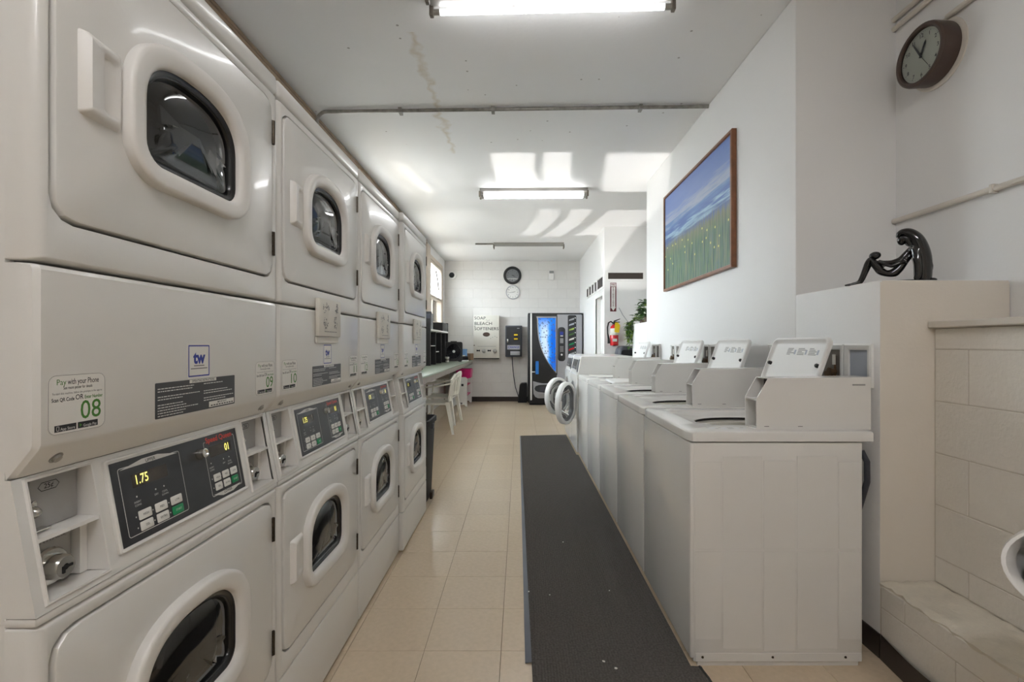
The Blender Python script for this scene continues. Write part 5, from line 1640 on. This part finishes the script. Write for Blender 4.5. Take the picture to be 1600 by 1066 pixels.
for k in range(12):
    x0 = -.045 - .012 * (k % 3); y0 = .02 + .012 * k
    ln = rr.uniform(.12, .32)
    pts = [(0, .01, .04), (-.05, .03 + .006 * k, .085), (-.115 - .012 * (k % 4), .04 + .006 * k, .02)]
    nseg = int(ln / .05)
    for j in range(1, nseg + 1): pts.append((-.118 - .013 * (k % 4) + .010 * math.sin(j + k), .04 + .006 * k + .01 * math.sin(j * 1.7 + k), .02 - .05 * j))
    tube(bm, pts, .003, 5)
    for p in pts[1:]:
        for _ in range(2):
            a = rr.uniform(0, 2 * PI)
            leaf(lb, Vector(p) + Vector((0, .01, 0)), (math.cos(a), abs(math.sin(a)) * .8 - .35, rr.uniform(-.9, .1)), rr.uniform(.04, .075), 1 if (k + _) % 2 else 0, rr)
for k in range(46):
    a = rr.uniform(0, 2 * PI); p = Vector((rr.uniform(-.11, .03), rr.uniform(-.04, .10), rr.uniform(.03, .12)))
    leaf(lb, p, (math.cos(a), math.sin(a), rr.uniform(-.3, .5)), rr.uniform(.045, .075), 1 if rr.random() < .3 else 0, rr)
obj('stem', bm, M['leaf'], pl2)
o = obj('foliage', lb, [M['leaf'], M['leaf_pale']], pl2, sharp=80); o['kind'] = 'stuff'
# ------------------------------------------------------------ counter along the left wall and what stands on it
ct = empty('counter', (-1.30, 7.1, 0)); tag(ct, 'long green topped counter along the left wall under the windows', 'counter')
Y0, Y1 = -3.2, 3.185
bm = B(); box(bm, -.298, .30, Y0, Y1, .862, .887, .004, 2); obj('worktop', bm, M['counter'], ct)
bm = B(); box(bm, .272, .296, Y0, Y1, .80, .8615, .002, 1); obj('fascia', bm, M['fascia'], ct)
for y in (-3.1, -1.0, 1.1, 3.1):
    bm = B(); box(bm, -.298, .10, y - .02, y + .02, .62, .8615); box(bm, -.298, -.26, y - .02, y + .02, .0, .62); obj('support', bm, M['fascia'], ct)
CT = .888
su = empty('shelf_unit', (-1.49, 8.35, CT)); tag(su, 'black shelf unit with a white shelf on the counter by the window', 'shelf unit')
for y, t in ((-.93, .04), (-.45, .03), (.10, .03), (.56, .03), (.90, .04)):
    bm = B(); box(bm, -.10, .115, y, y + t, 0, .735 if t > .035 else .53, .003, 1); obj('divider', bm, M['black'], su)
bm = B(); box(bm, -.10, .125, -.889, .899, .54, .568, .003, 1); obj('shelf', bm, M['white'], su)
bm = B(); box(bm, -.105, -.10, -.93, .94, 0, .735); obj('back_panel', bm, M['soft_black'], su)
bm = B(); box(bm, -.10, .11, .30, .899, .569, .72, .003, 1); obj('top_bay', bm, M['black'], su)
bm = B(); box(bm, -.10, .11, -.42, -.1, .20, .212); box(bm, -.10, .11, -.889, -.45, .30, .312); obj('inner_shelf', bm, M['white'], su)
rr = random.Random(2)
y = 7.55
for k, (w, h, c) in enumerate(((.05, .24, 'charcoal'), (.06, .28, 'black'), (.045, .26, 'silver'), (.06, .25, 'charcoal'))):
    bm = B(); box(bm, -.075, .075, 0, w, 0, h, .003, 1)
    o = obj('folder', bm, M[c]); o.location = (-1.47, y, CT + .5685); y += w + .004
    tag(o, ['upright folder nearest the camera on the white shelf', 'second upright folder on the white shelf', 'pale upright folder on the white shelf', 'last upright folder on the white shelf'][k], 'folder', 'folders on the white shelf')
bx_ = empty('box_fan', (-1.245, 9.12, CT), .18); tag(bx_, 'black box fan with round grille and white hub on the counter', 'fan')
bm = B(); 
N = 64; cen = (0, .195)
O_ = lambda i, y: [(u, y, v) for u, v in resample(rrect(-.165 + i, .012 + i, .165 - i, .375 - i, .03, 4), cen, N)]
C_ = lambda R, y: [(u, y, v) for u, v in resample([(cen[0] + R * math.cos(t), cen[1] + R * math.sin(t)) for t in [2 * PI * k / 96 for k in range(96)]], cen, N)]
loft(bm, [C_(.14, .12), O_(0, .12), O_(0, 0), O_(.006, -.008), C_(.148, -.008), C_(.140, .0), C_(.14, .12)]); obj('housing', bm, M['black'], bx_)
bm = B()
for k in range(9):
    R = .022 + k * .0145; n = 40
    tube(bm, [(R * math.cos(2 * PI * i / n), -.002, .195 + R * math.sin(2 * PI * i / n)) for i in range(n + 1)], .0016, 4, caps=False)
for k in range(12):
    a = 2 * PI * k / 12; tube(bm, [(.02 * math.cos(a), -.001, .195 + .02 * math.sin(a)), (.143 * math.cos(a), -.001, .195 + .143 * math.sin(a))], .002, 4)
obj('grille', bm, M['charcoal'], bx_)
bm = B(); lathe(bm, (0, .002, .195), (0, -1, 0), [(0, .026), (.008, .026), (.012, .018), (.013, 0)], 20, cap1=False); obj('hub', bm, M['white'], bx_)
bm = B(); cyl(bm, (0, .116, .195), (0, .119, .195), .139, n=40); obj('back_grille', bm, M['soft_black'], bx_)
bm = B()
for k in range(5):
    a = 2 * PI * k / 5
    P = lambda r, t, y: (r * math.cos(a + t), y, .195 + r * math.sin(a + t))
    loft(bm, [[P(.03, -.2, .03), P(.13, -.35, .025), P(.135, .25, .065), P(.03, .5, .06)], [P(.03, -.2, .033), P(.13, -.35, .028), P(.135, .25, .068), P(.03, .5, .063)]], True, True)
obj('blade', bm, M['soft_black'], bx_)
bm = B(); box(bm, -.06, .06, .02, .10, .375, .39, .004, 1)
for s in (-.12, .12): box(bm, s - .03, s + .03, -.004, .124, 0, .014, .003, 1)
obj('foot', bm, M['black'], bx_)
def simple(name, parts, loc, rz, label, cat):
    e = empty(name, loc, rz); tag(e, label, cat)
    for nm, m, fn in parts:
        bm = B(); fn(bm); obj(nm, bm, m, e)
    return e
simple('carton', [('carton_body', M['blue_box'], lambda bm: box(bm, -.085, .085, -.07, .07, 0, .235, .003, 1)), ('carton_label', M['paper'], lambda bm: box(bm, -.06, .05, -.0715, -.0702, .03, .11))], (-1.16, 9.86, CT), .1, 'pale blue carton on the counter behind the box fan', 'carton')
simple('cardboard_box', [('box_body', M['card'], lambda bm: (box(bm, -.10, .10, -.09, .09, 0, .14, .002, 1))), ('flap', M['card'], lambda bm: prism(bm, [(-.102, -.09, .141), (-.099, -.09, .141), (-.03, -.09, .215), (-.033, -.09, .217)], (0, .18, 0))), ('tape', M['paper'], lambda bm: box(bm, -.02, .02, -.0915, -.0905, .04, .14))], (-1.085, 10.05, CT), -.25, 'small brown cardboard box with a raised flap at the counter end', 'box')
def sneaker(bm):
    lp = []
    for x, w, h0, h in ((-.13, .02, .012, .03), (-.11, .042, .008, .06), (-.05, .046, .006, .075), (.02, .045, .006, .095), (.08, .04, .008, .10), (.115, .03, .012, .09), (.12, .01, .03, .07)):
        lp.append([(x, w * math.cos(2 * PI * k / 14), (h0 + h) / 2 + (h - h0) / 2 * math.sin(2 * PI * k / 14)) for k in range(14)])
    loft(bm, lp, True, True)
def sole(bm):
    lp = []
    for x, w in ((-.135, .02), (-.11, .048), (0, .046), (.10, .04), (.125, .02)): lp.append([(x, w, 0), (x, w, .02), (x, -w, .02), (x, -w, 0)])
    loft(bm, lp, True, True)
simple('shoe', [('upper', M['soft_black'], sneaker), ('sole', M['white'], sole)], (-1.13, 9.48, CT + .0005), .35, 'black shoe with a white sole on the counter edge right of the fan', 'shoe')
simple('paper_cup', [('cup', M['paper'], lambda bm: lathe(bm, (0, 0, 0), (0, 0, 1), [(0, .028), (.002, .03), (.095, .04), (.098, .042), (.10, .038), (.08, .036)], 18)), ('band', M['fixture_dark'], lambda bm: lathe(bm, (0, 0, .03), (0, 0, 1), [(0, .0338), (.035, .0374)], 18, cap0=False, cap1=False))], (-1.335, 8.88, CT), 0, 'white paper cup between the shelf unit and the fan', 'cup')

# black slim bin behind the last dryer
tb = empty('slim_bin', (-.86, 3.78, 0)); tag(tb, 'slim black bin standing just past the farthest dryer stack', 'bin')
R_ = lambda i, z: [(x, y, z) for x, y in rrect(-.17 + i, -.17 + i, .17 - i, .17 - i, .03, 4)]
bm = B(); loft(bm, [R_(.03, 0), R_(.025, .01), R_(.0, .60), R_(-.012, .602), R_(-.012, .64), R_(.0, .645), R_(.006, .60), R_(.03, .02)], True, True); obj('bin_body', bm, M['soft_black'], tb)
bm = B(); box(bm, .06, .188, -.03, .03, .56, .60, .006, 2); obj('bin_handle', bm, M['charcoal'], tb)
bm = B(); box(bm, .162, .184, -.05, .05, .02, .07, .006, 2); obj('pedal', bm, M['hinge'], tb)

# ------------------------------------------------------------ moulded armchairs tucked under the counter
def armchair():
    r = empty('plastic_armchair', (0, 0, 0))
    # local: +y is the way a sitter faces
    def seat_pt(u, v):
        return Vector((u * .23, v * .21, .43 - .018 * (1 - u * u) * (1 - v * v) - .012 * (1 - v) * .5 + (-.02 if v > .9 else 0)))
    bm = B()
    n = 10
    gt = [[bm.verts.new(seat_pt(-1 + 2 * i / n, -1 + 2 * j / n)) for i in range(n + 1)] for j in range(n + 1)]
    for j in range(n):
        for i in range(n): bm.faces.new((gt[j][i], gt[j][i + 1], gt[j + 1][i + 1], gt[j + 1][i]))
    ext = bmesh.ops.extrude_face_region(bm, geom=bm.faces[:])
    for v in [g for g in ext['geom'] if isinstance(g, bmesh.types.BMVert)]: v.co.z -= .022
    obj('seat', bm, M['chair'], r)
    # back: curved shell with tall slots
    bp = lambda u, z: Vector((u * (.215 + .02 * (z - .43)), -.20 - .16 * (z - .43) - .045 * (1 - u * u), z))
    bm = B()
    ztop = lambda u: .80 - .07 * u * u
    rail = [(-1 + 2 * i / 16) for i in range(17)]
    def ribbon(path, w):
        lp = []
        for p, wd in path:
            lp.append([p + wd * w + Vector((0, .010, 0)), p + wd * w - Vector((0, .010, 0)), p - wd * w - Vector((0, .010, 0)), p - wd * w + Vector((0, .010, 0))])
        loft(bm, lp, True, True)
    ribbon([(bp(u, ztop(u) - .03), Vector((0, 0, 1))) for u in rail], .035)
    ribbon([(bp(u, .475), Vector((0, 0, 1))) for u in rail], .03)
    for u in (-.94, -.62, -.31, 0, .31, .62, .94):
        ribbon([(bp(u, .45 + (ztop(u) - .47) * k / 8), Vector((1, 0, 0))) for k in range(9)], .024 if abs(u) < .9 else .03)
    obj('backrest', bm, M['chair'], r)
    for s in (-1, 1):
        bm = B()
        pts = [Vector((s * .222, -.245, .69)), Vector((s * .25, -.17, .675)), Vector((s * .268, -.03, .655)), Vector((s * .268, .12, .64)), Vector((s * .26, .175, .615)), Vector((s * .25, .20, .55)), Vector((s * .235, .205, .45))]
        lp = []
        for k, p in enumerate(pts):
            w = (.022, .024, .028, .030, .028, .024, .026)[k]
            d = (pts[min(k + 1, 6)] - pts[max(k - 1, 0)]).normalized(); nn = Vector((1, 0, 0)); t = d.cross(nn)
            lp.append([p + nn * w + t * .008, p - nn * w + t * .008, p - nn * w - t * .008, p + nn * w - t * .008])
        loft(bm, lp, True, True)
        obj('armrest', bm, M['chair'], r)
    for sx in (-1, 1):
        for sy in (-1, 1):
            bm = B()
            top = Vector((sx * .205, sy * .185, .435)); ft = Vector((sx * .245, sy * .235 - (.03 if sy < 0 else 0), 0.0))
            lp = []
            for k in range(6):
                t = k / 5; p = top.lerp(ft, t); w = .032 - .012 * t
                lp.append([p + Vector((w, w * .8, 0)), p + Vector((-w, w * .8, 0)), p + Vector((-w, -w * .8, 0)), p + Vector((w, -w * .8, 0))])
            loft(bm, lp, True, True)
            obj('leg', bm, M['chair'], r)
    return r
ac = armchair(); ac2 = copy_tree(ac)
for o, loc, rz, lab in ((ac, (-1.20, 6.72, 0), PI / 2 + .15, 'nearer white plastic armchair tucked under the green counter'), (ac2, (-1.22, 7.52, 0), PI / 2 - .1, 'farther white plastic armchair tucked under the green counter')):
    o.location = loc; o.rotation_euler = (0, 0, rz); tag(o, lab, 'chair', 'white armchairs under the counter')

# ------------------------------------------------------------ white and pink play shelf under the counter end
ps = empty('play_shelf', (-1.17, 9.44, 0)); tag(ps, 'white and pink low play shelf on the floor under the counter end', 'shelf')
def pshape(w, h):
    return [(-w, 0), (-w + .03, 0), (-w + .06, .035), (w - .06, .035), (w - .03, 0), (w, 0), (w, h - .03), (w - .03, h), (-w + .03, h), (-w, h - .03)]
for k, (y, x0) in enumerate(((0, 0), (.66, .02))):
    bm = B(); prism(bm, [(x + x0, y, z) for x, z in pshape(.145, .575)], (0, .018, 0))
    if k == 0:
        for a, z, s, m_ in ((.05, .42, .022, 1), (-.01, .53, .012, 2), (.03, .06, .018, 2), (-.01, .075, .012, 2)):
            quad(bm, lambda u, v: Vector((u, -.0006, v)), a - s, a + s, z - s, z + s, m_)
    obj('side_panel', bm, [M['white'], M['ink'], M['ink_soft']], ps)
for z in (.20, .40, .53):
    bm = B(); box(bm, -.12, .14, .0185, .6595, z, z + .016, .002, 1); obj('shelf', bm, M['pink'], ps)
bm = B(); box(bm, -.125, -.112, .0185, .6595, .216, .39); obj('back_panel', bm, M['white'], ps)
fb = empty('fabric_bin', (-1.12, 9.80, .547)); tag(fb, 'dark pink fabric bin on top of the play shelf', 'fabric bin')
bm = B(); R_ = lambda i, z: [(x, y, z) for x, y in rrect(-.15 + i, -.22 + i, .15 - i, .22 - i, .02, 3)]
loft(bm, [R_(.012, 0), R_(0, .17), R_(.008, .172), R_(.018, .01)], True, True); obj('bin_wall', bm, M['pink'], fb)
bm = B(); tube(bm, [(-.03, -.222, .13), (-.03, -.228, .10), (.03, -.228, .10), (.03, -.222, .13)], .005, 6); obj('bin_handle', bm, M['pink'], fb)

# ------------------------------------------------------------ black glazed sculpture on the ledge
sculpt = empty('sculpture', (1.395, 2.075, 1.4705)); tag(sculpt, 'glossy black sculpture of a hooded seated woman with a child, on the wall ledge', 'sculpture')
E_ = Vector((.262, -.150, 0)).normalized(); Tn = Vector((-E_.y, E_.x, 0))
def sp_(px, py, t=0.0):
    s = (px - 1320) / 150 * .305
    yb = 443 - (px - 1320) * .066
    return E_ * s + Tn * t + Vector((0, 0, max((yb - py) / 378.0, 0)))
def skin_mesh(name, chains, m, parent, sub=2):
    """chains: lists of (point, radius); each list is one connected run, joined where points coincide"""
    vs, es, rad = [], [], []
    def idx(p, r):
        for i, q in enumerate(vs):
            if (q - p).length < 1e-5: return i
        vs.append(p); rad.append(r); return len(vs) - 1
    for ch in chains:
        last = None
        for p, r in ch:
            i = idx(p, r)
            if last is not None: es.append((last, i))
            last = i
    me = bpy.data.meshes.new('tmp'); me.from_pydata([tuple(v) for v in vs], es, [])
    ob = bpy.data.objects.new('tmp', me); C.objects.link(ob)
    md = ob.modifiers.new('s', 'SKIN'); md.use_smooth_shade = True
    for i, sv in enumerate(me.skin_vertices[0].data):
        sv.radius = (rad[i] * 1.3, rad[i] * 1.3); sv.use_root = (i == 0)
    sb = ob.modifiers.new('b', 'SUBSURF'); sb.levels = sub; sb.render_levels = sub
    dg = bpy.context.evaluated_depsgraph_get(); dg.update()
    ev = ob.evaluated_get(dg)
    m2 = bpy.data.meshes.new_from_object(ev)
    m2.name = name
    bpy.data.objects.remove(ob); bpy.data.meshes.remove(me)
    m2.materials.clear(); m2.materials.append(m)
    for p in m2.polygons: p.use_smooth = True; p.material_index = 0
    o = bpy.data.objects.new(name, m2); C.objects.link(o); o.parent = parent
    return o
P = sp_
# the woman: hips, bowed back, bowed head; one arm propped straight down, the other reaching to the child
hip = (P(1449, 425), .026); back1 = (P(1453, 408), .027); back2 = (P(1446, 390), .024); neck = (P(1434, 376), .016); head = (P(1421, 366), .020); face = (P(1414, 370), .016)
chin = (P(1417, 379), .008)
sho = (P(1437, 388, -.026), .013)
sho2 = (P(1432, 384, .02), .012)
mother = skin_mesh('woman', [
    [hip, back1, back2, neck, head, face, chin],
    [back2, sho, (P(1440, 410, -.034), .011), (P(1440, 428, -.036), .010), (P(1434, 433, -.036), .008)],
    [back2, sho2, (P(1416, 400, .012), .010), (P(1400, 405, .004), .008), (P(1385, 405, 0), .007), (P(1378, 402, 0), .0045)],
], M['ceramic'], sculpt)
# long hair falling from the crown to the plinth
bm = B()
hp_ = [(1413, 361, .020, .012), (1419, 359, .026, .017), (1428, 361, .030, .023), (1438, 369, .036, .027), (1445, 382, .039, .029), (1449, 397, .040, .030), (1450, 412, .039, .030), (1450, 425, .037, .029), (1450, 433, .034, .027)]
def smooth_rows(rows, k):
    out = []
    for i in range(len(rows) - 1):
        p0, p1, p2, p3 = rows[max(i - 1, 0)], rows[i], rows[i + 1], rows[min(i + 2, len(rows) - 1)]
        for j in range(k):
            t = j / k
            out.append(tuple(.5 * (2 * b_ + (c_ - a_) * t + (2 * a_ - 5 * b_ + 4 * c_ - d_) * t * t + (3 * b_ - a_ - 3 * c_ + d_) * t ** 3) for a_, b_, c_, d_ in zip(p0, p1, p2, p3)))
    return out + [rows[-1]]
hp_ = smooth_rows([(1410, 366, .010, .006)] + hp_, 4)
hc = [P(a, b_) for a, b_, _, _ in hp_]
lp = []
for k, (px, py, w, d) in enumerate(hp_):
    tg = (hc[min(k + 1, len(hc) - 1)] - hc[max(k - 1, 0)]).normalized()
    nrm = tg.cross(Tn).normalized()
    lp.append([hc[k] + Tn * (w * math.cos(2 * PI * q / 20)) + nrm * (d * math.sin(2 * PI * q / 20)) for q in range(20)])
loft(bm, lp, True, True)
obj('hair', bm, M['ceramic'], sculpt, sharp=80)
# the reclining child: hips on the plinth, knees raised, torso leaning back on the woman
ch_hip = (P(1390, 428), .016)
child = skin_mesh('child', [
    [ch_hip, (P(1402, 424), .015), (P(1414, 412), .014), (P(1424, 400), .012), (P(1431, 392, -.01), .008)],
    [ch_hip, (P(1378, 416, -.012), .012), (P(1363, 399, -.014), .0095), (P(1357, 412, -.014), .008), (P(1350, 428, -.012), .006), (P(1345, 437, -.012), .005), (P(1333, 441, -.014), .005), (P(1320, 444, -.016), .003)],
    [ch_hip, (P(1382, 414, .012), .012), (P(1369, 398, .014), .009), (P(1361, 414, .014), .0075), (P(1354, 430, .014), .006), (P(1350, 437, .014), .005), (P(1340, 440, .012), .0045)],
    [(P(1424, 400), .012), (P(1414, 405, -.018), .007), (P(1400, 412, -.02), .006), (P(1384, 407, -.012), .0055), (P(1376, 403, -.010), .004)],
], M['ceramic'], sculpt)
bm = B(); bmesh.ops.create_uvsphere(bm, u_segments=24, v_segments=16, radius=1.0)
c = P(1373, 394)
for v in bm.verts:
    q_ = v.co.copy(); v.co = c + E_ * (q_.x * .021) + Tn * (q_.y * .019) + Vector((0, 0, q_.z * .0165 + q_.x * .001))
obj('head', bm, M['ceramic'], sculpt)
bm = B(); bmesh.ops.create_uvsphere(bm, u_segments=20, v_segments=12, radius=1.0)
c = P(1462, 431)
for v in bm.verts:
    q_ = v.co.copy(); v.co = c + E_ * (q_.x * .020) + Tn * (q_.y * .026) + Vector((0, 0, q_.z * .009))
obj('foot', bm, M['ceramic'], sculpt)
bm = B()
lp = [[E_ * (.19 + a * .118) + Tn * (b_ * .045) + Vector((0, 0, z)) for a, b_ in [(math.cos(2 * PI * k / 28), math.sin(2 * PI * k / 28)) for k in range(28)]] for z in (0.0005, .006, .009)]
lp[2] = [E_ * .19 + Vector((0, 0, .009)) + (p - E_ * .19 - Vector((0, 0, .009))) * .93 for p in lp[2]]
loft(bm, lp, True, True); obj('base', bm, M['ceramic'], sculpt)

# ------------------------------------------------------------ white bucket stool at the right edge of the frame
sc2 = empty('bucket_stool', (1.234, .92, 0)); tag(sc2, 'white moulded bucket stool with a black pad at the right edge', 'stool')
op = Vector((-.84, -.36, .42)).normalized()          # way the bucket opens
u_, v_ = frame_axes(op)
cc_ = Vector((0, 0, .744)); R3 = Vector((.225, .225, .115))
bm = B()
lp = []
def ell(ang, phi, k=1.0):
    d = op * math.cos(ang) + (u_ * math.cos(phi) + v_ * math.sin(phi)) * math.sin(ang)
    return cc_ + Vector((d.x * R3.x, d.y * R3.y, d.z * R3.z)) * k
prof = [(math.radians(a), 1.0) for a in (176, 165, 150, 135, 120, 105, 90, 75, 62)] + [(math.radians(58), 1.02), (math.radians(57), .99)] + [(math.radians(a), .90) for a in (64, 78, 95, 115, 135, 155, 176)]
for a_, k_ in prof: lp.append([ell(a_, 2 * PI * q / 48, k_) for q in range(48)])
loft(bm, lp, True, True); obj('bucket', bm, M['plastic'], sc2, sharp=60)
bm = B(); lathe(bm, (0, 0, .668), (0, 0, 1), [(0, .10), (.015, .145), (.04, .178), (.062, .188), (.08, .182), (.09, .165), (.094, .12), (.095, .0)], 40, cap1=False)
obj('pad', bm, M['black'], sc2, sharp=60)
bm = B(); cyl(bm, (0, 0, .02), (0, 0, .635), .024, n=16); obj('post', bm, M['chrome'], sc2)
bm = B(); lathe(bm, (0, 0, 0), (0, 0, 1), [(0, .108), (.012, .110), (.022, .10), (.032, .05), (.05, .026)], 36); obj('foot', bm, M['chrome'], sc2)
bm = B(); n = 32; tube(bm, [(  .09 * math.cos(2 * PI * k / n),   .09 * math.sin(2 * PI * k / n), .30) for k in range(n + 1)], .009, 8, caps=False)
for k in range(3): tube(bm, [(0, 0, .30), (  .09 * math.cos(2 * PI * k / 3),   .09 * math.sin(2 * PI * k / 3), .30)], .007, 8)
obj('foot_ring', bm, M['chrome'], sc2)
